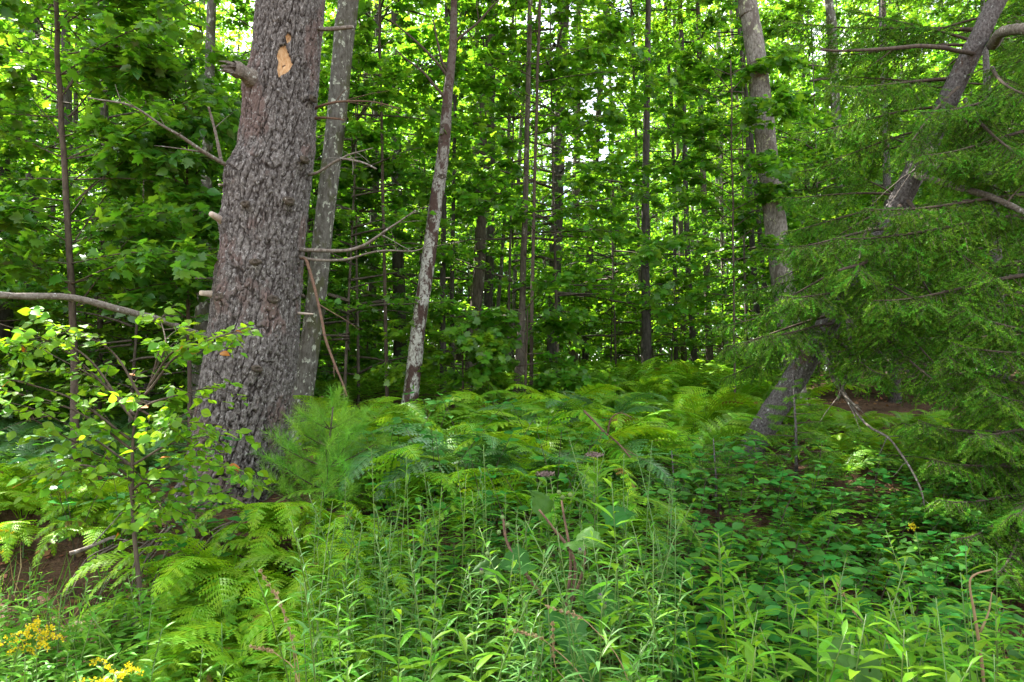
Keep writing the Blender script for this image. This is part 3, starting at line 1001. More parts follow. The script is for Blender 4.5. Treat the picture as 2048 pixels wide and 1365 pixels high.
# ------------------------------------------------------------------ background trunks seen in the photo
BG = [  # bottom .. top: px, py, Y, width
    ('brown leaning trunk behind the white-barked tree', [(940, 815, 13, 24), (945, 665, 13, 24), (958, 545, 13, 24), (966, 246, 13, 18), (984, 0, 13, 16)], M_midbark),
    ('dark trunk close behind the brown leaning trunk', [(972, 790, 15, 19), (976, 616, 15, 19), (979, 510, 15, 18), (982, 200, 15, 15), (990, 0, 15, 13)], M_darkbark),
    ('thickest dark trunk in the middle of the wood', [(1102, 760, 16, 25), (1107, 665, 16, 25), (1111, 510, 16, 25), (1115, 400, 16, 24), (1124, 105, 16, 24), (1128, 0, 16, 22)], M_darkbark),
    ('brown trunk right of the thickest dark trunk', [(1146, 740, 20, 19), (1149, 528, 20, 18), (1155, 211, 20, 13), (1157, 0, 20, 11)], M_midbark),
    ('bare-branched dead-looking pine against the sky gap', [(1170, 740, 21, 14), (1176, 580, 21, 14), (1196, 246, 21, 13), (1209, 60, 21, 12), (1212, 0, 21, 11)], M_darkbark),
    ('straight dark trunk standing alone right of centre', [(1294, 752, 14, 21), (1292, 600, 14, 19), (1290, 510, 14, 17), (1293, 246, 14, 14), (1296, 50, 14, 12), (1297, -20, 14, 11)], M_darkbark),
    ('very thin stem left of the lone dark trunk', [(1285, 740, 17, 6), (1278, 500, 17, 6), (1271, 246, 17, 6), (1262, 0, 17, 5)], M_midbark),
    ('rotten brown trunk with a broken foot in ferns', [(1036, 810, 11, 25), (1040, 730, 11, 22), (1045, 600, 11, 13), (1047, 493, 11, 12), (1052, 350, 11, 11)], M_midbark),
    ('thin pale grey stem behind the hanging maple leaves', [(985, 740, 14, 8), (995, 626, 14, 8), (1006, 485, 14, 7), (1018, 250, 14, 6)], M_greybark),
    ('slim black trunk right beside the white-barked tree', [(888, 805, 12, 15), (886, 700, 12, 14), (885, 598, 12, 12), (888, 400, 12, 10), (892, 100, 12, 8)], M_darkbark),
    ('thin dark stem next to the slim black trunk', [(906, 800, 12.6, 9), (904, 616, 12.6, 9), (906, 450, 12.6, 8), (912, 100, 12.6, 6)], M_darkbark),
    ('slender pale sapling stem slanting under sunlit leaves', [(1030, 560, 18, 8), (1044, 228, 18, 7), (1072, 50, 18, 6), (1080, 0, 18, 6)], M_greybark),
    ('broad black trunk in shade left of the white-barked tree', [(800, 800, 14, 28), (800, 650, 14, 27), (796, 500, 14, 24), (792, 200, 14, 20)], M_darkbark),
    ('slim dark trunk between the lichened and white trunks', [(745, 760, 16, 18), (745, 560, 16, 17), (752, 300, 16, 14), (758, 0, 16, 12)], M_darkbark),
    ('dark stump-like trunk at the left edge above ferns', [(12, 855, 11, 40), (8, 760, 11, 36), (4, 400, 11, 30), (2, 0, 11, 26)], M_darkbark),
    ('pale grey trunk showing through the left maple leaves', [(236, 800, 12, 22), (225, 500, 12, 20), (212, 330, 12, 18), (205, 100, 12, 16)], M_greybark),
    ('dark trunk left of the big pine behind leaves', [(300, 790, 15, 20), (285, 500, 15, 18), (262, 150, 15, 16), (255, 0, 15, 14)], M_darkbark),
    ('dark slanting trunk deep in the left leaves', [(60, 800, 14, 24), (62, 500, 14, 22), (66, 250, 14, 20), (70, 0, 14, 18)], M_darkbark),
    ('mossy trunk partly hidden by the big pine', [(400, 800, 9.5, 34), (402, 700, 9.5, 32), (408, 560, 9.5, 26), (415, 300, 9.5, 20)], M_greybark),
    ('dark trunk with straight edge at left quarter', [(140, 800, 17, 22), (138, 500, 17, 20), (134, 150, 17, 17), (132, 0, 17, 15)], M_darkbark),
    ('leftmost slim trunk of the far right row', [(1352, 742, 19, 9), (1350, 560, 19, 8), (1346, 300, 19, 7), (1330, 0, 19, 6)], M_darkbark),
    ('dark trunk of the far row leaning left', [(1391, 750, 17, 14), (1382, 620, 17, 12), (1374, 480, 17, 11), (1366, 158, 17, 10), (1360, 0, 17, 9)], M_darkbark),
    ('grey-brown straight trunk of the far row', [(1420, 742, 18, 15), (1415, 600, 18, 14), (1410, 450, 18, 13), (1402, 240, 18, 11), (1395, 0, 18, 9)], M_midbark),
    ('sunlit pale thin trunk in the far row', [(1452, 705, 24, 10), (1447, 560, 24, 9), (1443, 400, 24, 9), (1436, 0, 24, 7)], M_beech),
    ('dark trunk left of the pale mottled trunk', [(1518, 690, 17, 13), (1512, 600, 17, 12), (1502, 450, 17, 11), (1494, 240, 17, 9), (1480, 0, 17, 8)], M_darkbark),
    ('thin dark trunk against the pale mottled trunk', [(1540, 690, 15, 10), (1532, 600, 15, 10), (1518, 450, 15, 9), (1499, 240, 15, 8), (1480, 80, 15, 7)], M_darkbark),
    ('thin grey trunk fifth in the far row', [(1492, 700, 26, 8), (1489, 450, 26, 8), (1466, 90, 26, 7), (1460, 0, 26, 6)], M_midbark),
    ('pale double-stemmed trunk high above the spruce boughs', [(1690, 700, 14, 22), (1680, 400, 14, 20), (1662, 40, 14, 18), (1658, 0, 14, 16)], M_greybark),
]
bgtrees = []
for k, (lab, pts, mat) in enumerate(BG):
    up = 15 + (k % 5) * 1.6
    P, rd = px_trunk(pts, n=36, up=up, flare=0.15)
    org = P[0].copy()
    org[2] = float(ground_h(org[0], org[1]))
    t = thing('dead_pine' if 'dead-looking' in lab else 'forest_tree', lab, 'tree', org, group='trunks deeper in the wood')
    trunk_geo(P, rd, org, 12, 0.06, k).build('trunk', mat, t)
    bgtrees.append((t, P, rd, org))
    if 'dead-looking' in lab or k in (2, 3, 5, 12):
        # whorls of bare dead branches
        for b_ in range(46 if 'dead' in lab else 26):
            z = random.uniform(3.5 if k != 12 else 2, 13)
            a = int(np.argmin(abs(P[:, 2] - z)))
            az_ = random.random() * 6.283
            L_ = random.uniform(0.8, 2.4) * (1 - 0.02 * z)
            q_ = np.array([P[a] + np.array((math.cos(az_), math.sin(az_), 0.12)) * L_ * s + np.array((0, 0, -0.16 * L_ * s * s)) for s in np.linspace(0, 1, 7)])
            gb = Geo()
            gb.tube(wiggle(q_, 0.05, 1.5, b_) - org, np.linspace(0.016, 0.004, 7), 4, cap=False)
            for w_ in range(4):
                p0 = q_[random.randint(2, 5)]
                az2 = az_ + random.choice((-1, 1)) * random.uniform(0.4, 0.9)
                q2 = np.array([p0 + np.array((math.cos(az2), math.sin(az2), random.uniform(-.2, .2))) * s * L_ * 0.35 for s in np.linspace(0, 1, 4)])
                gb.tube(wiggle(q2, 0.03, 2, w_) - org, np.linspace(0.007, 0.003, 4), 3, cap=False)
            gb.build('dead_branch', M_darkbark, t)
        if 'dead' not in lab:
            add_crown(t, 2, 11 - org[2], 0.8, k)
    else:
        zc = 7.5 + (k * 37 % 10) * 0.35
        x, y = np.interp(zc, P[:, 2], P[:, 0]), np.interp(zc, P[:, 2], P[:, 1])
        if max(rd[1:5]) > 0.04:
            add_crown(t, k, zc - org[2] + 1.5 * (k % 2), (0.6, 0.9, 0.7)[k % 3] + 0.2 * random.random(), k * 1.3, x - org[0], y - org[1])
        else:
            add_crown(t, k, zc - org[2] - 1, 0.45, k * 1.3, x - org[0], y - org[1])

# further trees standing deeper, placed where the photo shows closed wood
TALL = []
for k in range(4):
    gt = Geo()
    hh = 18
    pp = np.stack([0.25 * np.sin(np.linspace(0, 2, 14) + k * 2), 0.25 * np.cos(np.linspace(0, 2, 14) + k), np.linspace(-0.4, hh, 14)], -1)
    gt.tube(pp, np.linspace(0.13, 0.03, 14), 9, cap=False)
    TALL.append(gt.mesh('trunk', (M_darkbark, M_midbark, M_darkbark, M_greybark)[k]))


def deep_tree(x, y, k, s, zc, lab):
    z = float(ground_h(x, y))
    t = thing('forest_tree', '', 'tree', (x, y, z - 0.1), random.random() * 6.28, 'trees filling the deep wood')
    obj('trunk', TALL[k % 4], t, M=Matrix.Diagonal((s, s, 1, 1)))
    add_crown(t, k, zc + 2.0 * (k % 2), (0.75, 0.42, 0.55)[k % 3] + 0.2 * random.random(), random.random() * 6)
    pend(t, lab, x, y)


taken = [(P[0][0], P[0][1]) for _, P, _, _ in bgtrees]
cnt = 0
for k in range(400):
    y = random.uniform(17, 44)
    x = random.uniform(-0.95, 0.95) * y
    if any((x - a) ** 2 + (y - b) ** 2 < 5.5 for a, b in taken):
        continue
    # leave the sky gap above the middle thinner
    u_ = x / y
    if 0.02 < u_ < 0.19 and random.random() < 0.65:
        continue
    taken.append((x, y))
    deep_tree(x, y, k, random.uniform(0.5, 1.1), random.uniform(4.5, 8.5), ('slender dark', 'brown-barked', 'tall shaded', 'greyish')[k % 4] + ' forest tree')
    cnt += 1
    if cnt >= 110:
        break

# understory saplings
cnt = 0
for k in range(2500):
    y = 8.5 + 26 * random.random() ** 1.15
    x = random.uniform(-0.95, 0.9) * y
    u_ = x / y
    if -0.43 < u_ < -0.24 and y < 9:
        continue
    if 0.12 < u_ < 0.42 and y < 14:           # open fern hill
        continue
    if -0.19 < u_ < 0.12 and y < 11.5:
        continue
    if u_ > 0.42 and y < 11:
        continue
    if any((x - a) ** 2 + (y - b) ** 2 < (0.65 + y * 0.012) ** 2 for a, b in taken):
        continue
    taken.append((x, y))
    v_ = k % 8
    if 0.03 < u_ < 0.2 and v_ in (4, 7) and y > 18:
        v_ = 0
    tm, wm, cm_, h = UNDER[v_]
    t = thing('maple_sapling', '', 'sapling', (x, y, float(ground_h(x, y))), random.random() * 6.28, 'leafy saplings of the understory')
    s = random.uniform(0.8, 1.2)
    t.scale = (s, s, s)
    obj('trunk', tm, t)
    c = obj('crown', cm_, t)
    w = obj('limbs', wm, t)
    w['kind'] = 'stuff'
    pend(t, ('broad-leaved', 'thin-stemmed', 'leafy', 'yellow-green', 'tall layered', 'dense green', 'low bushy', 'wide-spreading')[v_] + ' sapling', x, y)
    cnt += 1
    if cnt >= 215:
        break

# the far edge of the wood, read as one mass
g = Geo()
nC = 2300
cy_ = 46 + 26 * rng.random(nC)
cx_ = (rng.random(nC) * 2 - 1) * 0.95 * cy_
uu = cx_ / cy_
top = np.where((uu > 0.03) & (uu < 0.19), 14.0, 32.0)
cz_ = 1.5 + top * rng.random(nC)
K = 130
P = np.stack([cx_, cy_, cz_], -1)[:, None] + rng.normal(0, 1, (nC, K, 3)) * np.array((1.5, 1.5, 0.8))
P[..., 2] = np.maximum(P[..., 2], 1.0)
dd = nrm(rng.normal(0, 1, (nC * K, 3)) + np.array((0, 0, -0.3)))
nn = nrm(rng.normal(0, 0.5, (nC * K, 3)) + np.array((0, 0, 1)))
g.scatter(L_dia, P.reshape(-1, 3), dd, nn, 0.28 + 0.26 * rng.random(nC * K), rng.random(nC * K))
o = g.build('far_forest', M_far)
o['kind'] = 'stuff'

# high crown of the big pine (above the frame) keeps its shade where it stands
gl = Geo()
n_ = 16000
zc = 9 + 14 * rng.random(n_)
rr_ = (3.6 * (1 - (zc - 9) / 16)) * np.sqrt(rng.random(n_))
aa = rng.random(n_) * 6.283
cl = np.stack([np.interp(zc, pz, pcx) + rr_ * np.cos(aa), PY + rr_ * np.sin(aa), zc], -1)
gl.scatter(L_dia, cl - pine_base, nrm(rng.normal(0, 1, (n_, 3))), nrm(rng.normal(0, 1, (n_, 3)) + np.array((0, 0, 1))), 0.16 + 0.1 * rng.random(n_))
gl.build('crown', M_spruce, pine)

# ------------------------------------------------------------------ near maple beside the pine: branches and broad leaves at the upper left
LM = leaf_mesh('leaf', L_maple, M_maple, 4)
LMy = leaf_mesh('leaf', L_maple, M_yellow, 3)
LOv = leaf_mesh('leaf', L_ovate, M_maple_dark, 3)


def leafy_tree(name, label, base, Y, stem, branches, leafset, size, n_obj, n_stuff, shape, stuff_mat, stem_w=(14, 4), mat=M_twig, spread=0.28, normal_noise=0.45, cat='tree'):
    """stem and branches given in photo pixels; n_obj single leaves, the rest one foliage part"""
    P0 = at(*stem[0])
    org = np.array((P0[0], P0[1], float(ground_h(P0[0], P0[1]))))
    t = thing(name, label, cat, org)
    C = smooth_path([at(*p) for p in stem], 30)
    if C[0][2] > org[2]:
        C = np.vstack([org - (0, 0, 0.1), C])
    g = Geo()
    g.tube(wiggle(C, 0.012, 3, size * 100) - org, np.linspace(stem_w[0], stem_w[1], len(C)) * Y / F / 2, 8)
    g.build('trunk', mat, t)
    pts, dirs = [], []
    for b, pl in enumerate(branches):
        B = wiggle(smooth_path([at(*p) for p in pl], 22), 0.02, 3, b * 2.3)
        g = Geo()
        g.tube(B - org, np.linspace(0.008, 0.002, 22), 5)
        tl_ = np.gradient(B, axis=0)
        for k in range(10):
            a = random.randint(3, 21)
            d = nrm(tl_[a])
            sd_ = nrm(np.cross(d, (0, 0, 1.0))) * random.choice((-1, 1))
            td = nrm(d * 0.7 + sd_ * random.uniform(0.4, 1.0) + np.array((0, 0, random.uniform(-0.35, 0.35))))
            tl2 = random.uniform(0.12, spread * 1.6)
            q_ = np.array([B[a] + td * tl2 * s + np.array((0, 0, -0.2 * tl2 * s * s)) for s in np.linspace(0, 1, 5)])
            g.tube(q_ - org, np.linspace(0.003, 0.001, 5), 3, cap=False)
            for s in np.linspace(0.25, 1, max(3, int(tl2 / size * 2.2))):
                for sg in (-1, 1):
                    pts.append(B[a] + td * tl2 * s + np.array((0, 0, -0.2 * tl2 * s * s)))
                    dirs.append(nrm(td * 0.6 + sg * nrm(np.cross(td, (0, 0, 1.0))) * 0.8 + np.array((0, 0, -0.3))))
        for a in range(4, 22):
            pts.append(B[a]); dirs.append(nrm(tl_[a] + rng.normal(0, 0.02, 3)))
        g.build('branch', mat, t)
    pts, dirs = np.array(pts), np.array(dirs)
    idx = rng.permutation(len(pts))
    pts, dirs = pts[idx] + rng.normal(0, size * 0.25, pts.shape), nrm(dirs[idx] + rng.normal(0, 0.3, dirs.shape))
    nn = nrm(np.array((0, -0.25, 1.0)) + rng.normal(0, normal_noise, pts.shape))
    k = min(n_obj, len(pts))
    for q_ in range(k):
        obj('leaf', random.choice(leafset), t, M=frame(pts[q_] - org, dirs[q_], nn[q_], size * random.uniform(0.6, 1.25)))
    if len(pts) > k:
        g = Geo()
        m = min(len(pts) - k, n_stuff)
        g.scatter(shape, pts[k:k + m] - org, dirs[k:k + m], nn[k:k + m], size * (0.6 + 0.65 * rng.random(m)))
        f = g.build('foliage', stuff_mat, t)
        f['kind'] = 'stuff'
    return t


def fan(px, py, Y, ang, n, length, spread=70, dY=0.8):
    """n branches leaving a stem point, in photo pixels"""
    out = []
    for k in range(n):
        a = R(ang + random.uniform(-spread, spread) / 2)
        L_ = length * random.uniform(0.6, 1.1)
        y1 = Y + random.uniform(-dY, dY)
        out.append([(px, py, Y), (px + L_ * 0.5 * math.cos(a), py - L_ * 0.5 * math.sin(a) - 10, (Y + y1) / 2), (px + L_ * math.cos(a), py - L_ * math.sin(a) + 15, y1)])
    return out


br = []
for py in range(-60, 640, 42):
    br += fan(110 + py * 0.06 + random.uniform(-20, 20), py, 6.6, 25, 2, 300, 60, 1.2) + fan(110 + py * 0.06, py, 6.6, 160, 1, 240, 60, 1.2)
leafy_tree('maple_tree', 'young maple with broad bright leaves left of the big pine', 0, 6.6, [(150, 860, 6.6), (145, 600, 6.6), (120, 200, 6.6), (105, -120, 6.6)], br, LM, 0.105, 300, 6000, L_maple, M_maple, (16, 8))
br = []
for py in range(180, 640, 38):
    br += fan(372, py, 6.9, 150, 1, 150, 80, 0.5) + fan(372, py, 6.9, 30, 1, 110, 80, 0.4)
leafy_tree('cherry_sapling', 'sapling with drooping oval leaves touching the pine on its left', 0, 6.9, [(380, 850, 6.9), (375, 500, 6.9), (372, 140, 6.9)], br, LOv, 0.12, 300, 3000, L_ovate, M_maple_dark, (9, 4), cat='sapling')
# maple boughs hanging in front of the middle of the wood
br = []
for py in range(620, 800, 22):
    br += fan(1050, py, 9.0, 10, 1, 130, 70, 0.7) + fan(1050, py, 9.0, 170, 1, 150, 70, 0.7)
leafy_tree('maple_sapling', 'low maple sapling spreading above the ferns at the centre', 0, 9.0, [(1050, 840, 9.0), (1052, 740, 9.0), (1055, 620, 9.0)], br, LM, 0.10, 300, 2500, L_maple, M_maple, (7, 3), cat='sapling')
br = []
for py in range(690, 760, 16):
    br += fan(925, py, 8.8, 20, 1, 80, 90, 0.5) + fan(925, py, 8.8, 160, 1, 150, 60, 0.5)
leafy_tree('maple_sapling', 'pale glossy maple sapling just right of the white-barked tree', 0, 8.8, [(925, 835, 8.8), (926, 760, 8.8), (924, 680, 8.8)], br, LMy, 0.085, 250, 1500, L_maple, M_yellow, (6, 3), cat='sapling')
br = []
for py in range(-40, 480, 34):
    br += fan(1080, py, 9.6, 10, 1, 260, 60, 1.0) + fan(1080, py, 9.6, 170, 1, 230, 60, 1.0)
leafy_tree('maple_sapling', 'tall maple whose leaf layers hang across the upper middle', 0, 9.6, [(1062, 830, 9.6), (1066, 500, 9.6), (1080, 0, 9.6), (1090, -150, 9.6)], br, LM, 0.105, 300, 5000, L_maple, M_maple, (8, 5), cat='sapling')
br = []
for py in range(150, 620, 34):
    br += fan(1462, py, 9.0, 20, 1, 170, 60, 0.8) + fan(1462, py, 9.0, 165, 1, 170, 60, 0.8)
leafy_tree('maple_sapling', 'maple sapling with glossy leaves left of the pale mottled trunk', 0, 9.0, [(1470, 800, 9.0), (1466, 500, 9.0), (1462, 120, 9.0)], br, LM, 0.10, 300, 4000, L_maple, M_maple, (5, 3), cat='sapling')
br = []
for py in range(-40, 240, 34):
    br += fan(760, py, 9.4, 10, 1, 170, 70, 0.8) + fan(760, py, 9.4, 170, 1, 120, 70, 0.8)
leafy_tree('maple_sapling', 'slim maple with leaves between the lichened and white trunks', 0, 9.4, [(775, 830, 9.4), (768, 500, 9.4), (760, 100, 9.4), (758, -100, 9.4)], br, LM, 0.10, 300, 3000, L_maple, M_maple, (8, 4), cat='sapling')

# ------------------------------------------------------------------ round-leaved sapling in front on the left
LHz = leaf_mesh('leaf', L_round, M_hazel, 5)
HY = 3.7
hb = []
for (x0, y0, x1, y1, x2, y2) in [(268, 840, 160, 720, 0, 650), (270, 830, 210, 770, 80, 700), (264, 900, 170, 830, 20, 780), (262, 930, 190, 880, 90, 830), (290, 790, 370, 700, 500, 655), (300, 770, 350, 700, 440, 700),
                                  (280, 820, 330, 800, 440, 770), (266, 930, 340, 890, 430, 870), (266, 980, 350, 930, 470, 930), (264, 960, 210, 930, 130, 950), (310, 740, 330, 690, 320, 640), (266, 900, 330, 850, 400, 820),
                                  (264, 1000, 300, 960, 380, 960), (262, 880, 130, 790, -60, 740), (285, 800, 220, 700, 110, 650), (264, 1020, 310, 1000, 330, 1020)]:
    hb.append([(x0, y0, HY), (x1, y1, HY + random.uniform(-.25, .25)), (x2, y2, HY + random.uniform(-.5, .4))])
    if len(hb) % 4 == 1:
        hb.append([(x0, y0, HY), (x1 + random.uniform(-40, 30), y1 + random.uniform(-30, 40), HY + random.uniform(-.3, .3)), (x2 + random.uniform(-60, 30), y2 + random.uniform(-20, 80), HY + random.uniform(-.5, .4))])
leafy_tree('hazel_sapling', 'thin-stemmed sapling with round bright leaves, some orange, before the pine', 0, HY, [(283, 1200, HY), (268, 1060, HY), (264, 950, HY), (270, 840, HY), (300, 770, HY), (320, 700, HY)], hb, LHz, 0.055, 300, 1500, L_round, M_hazel, (10, 3), cat='sapling', spread=0.2, normal_noise=0.6)

# ------------------------------------------------------------------ young white pine
def needle_tuft(g, P, d, n, L_, seed, w=1.0):
    r = np.random.default_rng(seed)
    D = nrm(np.broadcast_to(d, (n, 3)) * 0.55 + r.normal(0, 0.55, (n, 3)))
    s = r.random(n)
    PP = P + np.asarray(d)[None] * (s * 0.14)[:, None]
    g.scatter((L_needle[0] * np.array((0.40 * w, 1, 1)), L_needle[1]), PP, D, nrm(r.normal(0, 1, (n, 3))), L_ * (0.7 + 0.5 * r.random(n)), np.full(n, r.random()))


yp = at(650, 930, 5.0)
yp[2] = float(ground_h(yp[0], yp[1]))
ypine = thing('pine_sapling', 'young pine with long soft needles at the foot of the big pine', 'sapling', yp)
g = Geo()
g.tube(np.array([(0, 0, -0.1), (0.01, 0, 0.3), (0.03, 0, 0.6), (0.05, 0, 0.82)]), [0.016, 0.012, 0.009, 0.005], 6)
g.build('trunk', M_twig, ypine)
gn = Geo()
kk = 0
for z, nb, L_ in [(0.12, 7, 0.42), (0.27, 8, 0.40), (0.42, 7, 0.33), (0.56, 6, 0.22), (0.68, 5, 0.14), (0.82, 1, 0.02)]:
    for b in range(nb):
        a = b / nb * 6.283 + z * 9 + random.uniform(-.3, .3)
        d = np.array((math.cos(a), math.sin(a), 0.35))
        q_ = np.array([np.array((z * 0.05, 0, z)) + d * L_ * s + np.array((0, 0, 0.12 * L_ * s * s)) for s in np.linspace(0, 1, 6)])
        gb = Geo()
        gb.tube(q_, np.linspace(0.006, 0.003, 6), 4, cap=False)
        gb.build('branch', M_twig, ypine)
        for s in np.linspace(0.35, 1, 5):
            p = q_[0] + d * L_ * s + np.array((0, 0, 0.12 * L_ * s * s))
            needle_tuft(gn, p, nrm(d + np.array((random.gauss(0, .5), random.gauss(0, .5), 0.5))), 88, 0.085, kk, 0.75)
            kk += 1
ypine.scale = (1.0, 1.0, 1.08)
f = gn.build('needles', M_pineneedle, ypine)
f['kind'] = 'stuff'

# ------------------------------------------------------------------ spruces
def spruce_bough(seed, L_, dense=1.0, needle=0.019, hang=0.25):
    """one bough along +Y: woody axis, side twigs that hang, needles all round"""
    r = np.random.default_rng(seed)
    gw, gn = Geo(), Geo()
    s = np.linspace(0, 1, 14)
    ax = np.stack([0.06 * L_ * np.sin(s * 3 + seed), L_ * s, -hang * L_ * s ** 1.6 + 0.10 * L_ * s ** 4], -1)
    gw.tube(ax, np.linspace(0.010 * L_ + 0.004, 0.003, 14), 5, cap=False)
    segs = []
    nt = int(34 * L_)
    for k in range(nt):
        t = 0.24 + 0.76 * (k + r.random()) / nt
        p = np.array([np.interp(t, s, ax[:, c]) for c in range(3)])
        side = -1 if k % 2 else 1
        a = R(50 + 25 * r.random())
        tl = (0.10 + 0.42 * L_ * (1.05 - t) * (0.5 + 0.7 * r.random())) * 0.75
        d = nrm(np.array((side * math.sin(a), math.cos(a), -0.25 - 0.75 * r.random())))
        q_ = np.array([p + d * tl * x + np.array((0, 0, -0.35 * tl * x * x)) for x in np.linspace(0, 1, 5)])
        gw.tube(q_, np.linspace(0.0035, 0.0015, 5), 3, cap=False)
        segs.append((q_[0], q_[2])); segs.append((q_[2], q_[4]))
        m = max(1, int(tl / 0.055))
        for h in range(m):
            x = 0.15 + 0.85 * (h + r.random()) / m
            p2 = p + d * tl * x + np.array((0, 0, -0.35 * tl * x * x))
            sd2 = nrm(np.cross(d, (0, 0, 1.0))) * (-1 if h % 2 else 1)
            d2 = nrm(d * 0.75 + sd2 * 0.75 + np.array((0, 0, -0.55 * r.random())))
            l2 = (0.05 + 0.13 * (1 - x)) * (0.6 + 0.7 * r.random())
            segs.append((p2, p2 + d2 * l2))
    segs.append((ax[-4], ax[-1] + np.array((0, 0.03, 0))))
    A = np.array([q[0] for q in segs]); B = np.array([q[1] for q in segs])
    ln = np.linalg.norm(B - A, axis=1)
    cnt_ = np.maximum(6, (ln * 430 * dense).astype(int))
    idx = np.repeat(np.arange(len(segs)), cnt_)
    t = r.random(len(idx))
    P = A[idx] + (B - A)[idx] * t[:, None]
    d = nrm((B - A)[idx])
    rad_ = nrm(np.cross(d, nrm(r.normal(0, 1, d.shape))))
    D = nrm(d * 0.65 + rad_ * 0.85 + np.array((0, 0, 0.15)))
    tone = np.clip(r.random(len(segs)) * 0.8 + 0.1, 0, 1)[idx]
    gn.scatter((L_needle[0] * np.array((3.4, 1, 1)), L_needle[1]), P, D, nrm(r.normal(0, 1, D.shape) + np.array((0, 0, 1))), needle * (0.7 + 0.5 * r.random(len(idx))), tone)
    return gw.mesh('branch', M_twig), gn.mesh('needles', M_spruce, smooth=False)


BOUGH = [spruce_bough(40 + k, L_, 1.0) for k, L_ in enumerate((0.8, 1.0, 1.2, 1.4, 1.6, 1.8, 1.1))]
BL = (0.8, 1.0, 1.2, 1.4, 1.6, 1.8, 1.1)

sp_pts = [(1470, 950, 7.0, 52), (1497, 905, 7.0, 50), (1600, 740, 6.9, 46), (1690, 590, 6.7, 44), (1780, 440, 6.5, 43), (1850, 300, 6.3, 42), (1910, 170, 6.1, 40), (1975, 40, 5.9, 36), (2050, -120, 5.8, 32)]
P, rd = px_trunk(sp_pts, n=260, up=7.5)
sorg = P[0].copy()
sorg[2] = float(ground_h(sorg[0], sorg[1]))
spruce = thing('spruce_tree', 'steeply leaning spruce with grey scaly trunk and drooping boughs', 'tree', sorg)
trunk_geo(P, rd, sorg, 56, 0.09, 9, 0.10).build('trunk', M_sprucebark, spruce)
spP, spR = P, rd


def bough(root, org, P0, D, k, s):
    wm, nm = BOUGH[k % len(BOUGH)]
    b = obj('branch', wm, root, M=frame(np.asarray(P0) - org, D, (0, 0, 1), s))
    n = obj('needles', nm, b)
    n['kind'] = 'stuff'


def px_bough(root, org, px0, py0, Y0, px1, py1, Y1, k=None):
    """bough whose root and tip are seen at two photo pixels"""
    A, B = at(px0, py0, Y0), at(px1, py1, Y1)
    d = B - A
    L_ = np.linalg.norm(d)
    k = int(np.argmin([abs(b - L_) for b in BL])) if k is None else k
    d = nrm(d + np.array((0, 0, 0.18 * L_)))
    bough(root, org, A, d, k, L_ / BL[k])


SB = [  # boughs read off the photo: root px py Y, tip px py Y
    (1985, 60, 5.9, 1560, 60, 5.6), (1960, 110, 6.0, 1650, 110, 5.4), (1930, 150, 6.1, 1640, 190, 5.6), (1980, 90, 5.9, 1700, 30, 5.4), (1910, 190, 6.1, 1660, 150, 6.4),
    (1890, 230, 6.2, 1600, 270, 6.0), (1870, 270, 6.2, 1650, 330, 5.6), (1850, 300, 6.3, 1600, 350, 6.3), (1800, 400, 6.5, 1560, 400, 6.3), (1780, 430, 6.5, 1570, 470, 6.0),
    (1960, 130, 6.0, 2060, 200, 4.8), (1930, 190, 6.1, 2000, 330, 4.8), (1900, 230, 6.2, 2080, 330, 5.0), (1850, 320, 6.3, 2000, 400, 5.4),
    (1780, 440, 6.5, 1690, 560, 5.2), (1760, 470, 6.6, 1560, 560, 5.8), (1740, 510, 6.6, 1550, 620, 6.0), (1730, 520, 6.6, 1800, 620, 5.0), (1700, 580, 6.7, 1520, 680, 6.2),
    (1690, 600, 6.8, 1800, 660, 5.4), (1650, 660, 6.9, 1500, 720, 6.4), (1640, 680, 6.9, 1760, 760, 5.6), (1620, 700, 6.9, 1540, 790, 6.0), (1990, 40, 5.9, 1780, 100, 4.9),
    (1950, 110, 6.0, 1830, 200, 5.0), (2020, -60, 5.8, 1820, -10, 5.2), (2030, -80, 5.8, 1680, -20, 5.8), (2040, -100, 5.8, 1900, 60, 4.8), (1990, 40, 5.9, 2100, 120, 5.0),
    (1800, 400, 6.5, 1700, 330, 7.2), (1850, 310, 6.4, 1700, 230, 7.4), (1760, 480, 6.6, 1620, 430, 7.4),
    (1790, 430, 6.5, 1600, 520, 5.4), (1810, 390, 6.4, 1930, 560, 5.0), (1690, 610, 6.7, 1430, 660, 6.3), (1670, 640, 6.8, 1440, 710, 6.6), (1640, 690, 6.9, 1450, 760, 6.6),
    (1740, 520, 6.6, 1520, 500, 6.8), (1720, 550, 6.7, 1480, 590, 6.8), (1760, 480, 6.5, 1900, 640, 5.4), (1730, 540, 6.6, 1880, 760, 5.4), (1700, 600, 6.7, 1860, 800, 5.2),
]
FRONT = {(1780, 440, 6.5, 1690, 560, 5.2), (1740, 510, 6.6, 1550, 620, 6.0), (1930, 150, 6.1, 1640, 190, 5.6), (1668, 630, 6.6, 1470, 700, 6.0), (1655, 650, 6.6, 1540, 680, 5.7), (1690, 590, 6.5, 1580, 600, 5.6), (1900, 180, 6.0, 1830, 300, 5.3), (1770, 460, 6.4, 1600, 500, 5.6)}
SB = SB + [q_ for q_ in FRONT if q_ not in SB]
for q_ in SB:
    if q_ not in FRONT:
        if q_[3] < q_[0] - 50:              # boughs reaching left leave the far side of the stem
            q_ = (q_[0] - 18, q_[1] - 10, q_[2] + 0.12, q_[3], q_[4], q_[2] + 0.35 + 0.4 * random.random())
        else:                               # the others leave its right flank
            q_ = (q_[0] + 24, q_[1] + 6, q_[2], q_[3] + 30, q_[4], q_[5])
    px_bough(spruce, sorg, *q_)
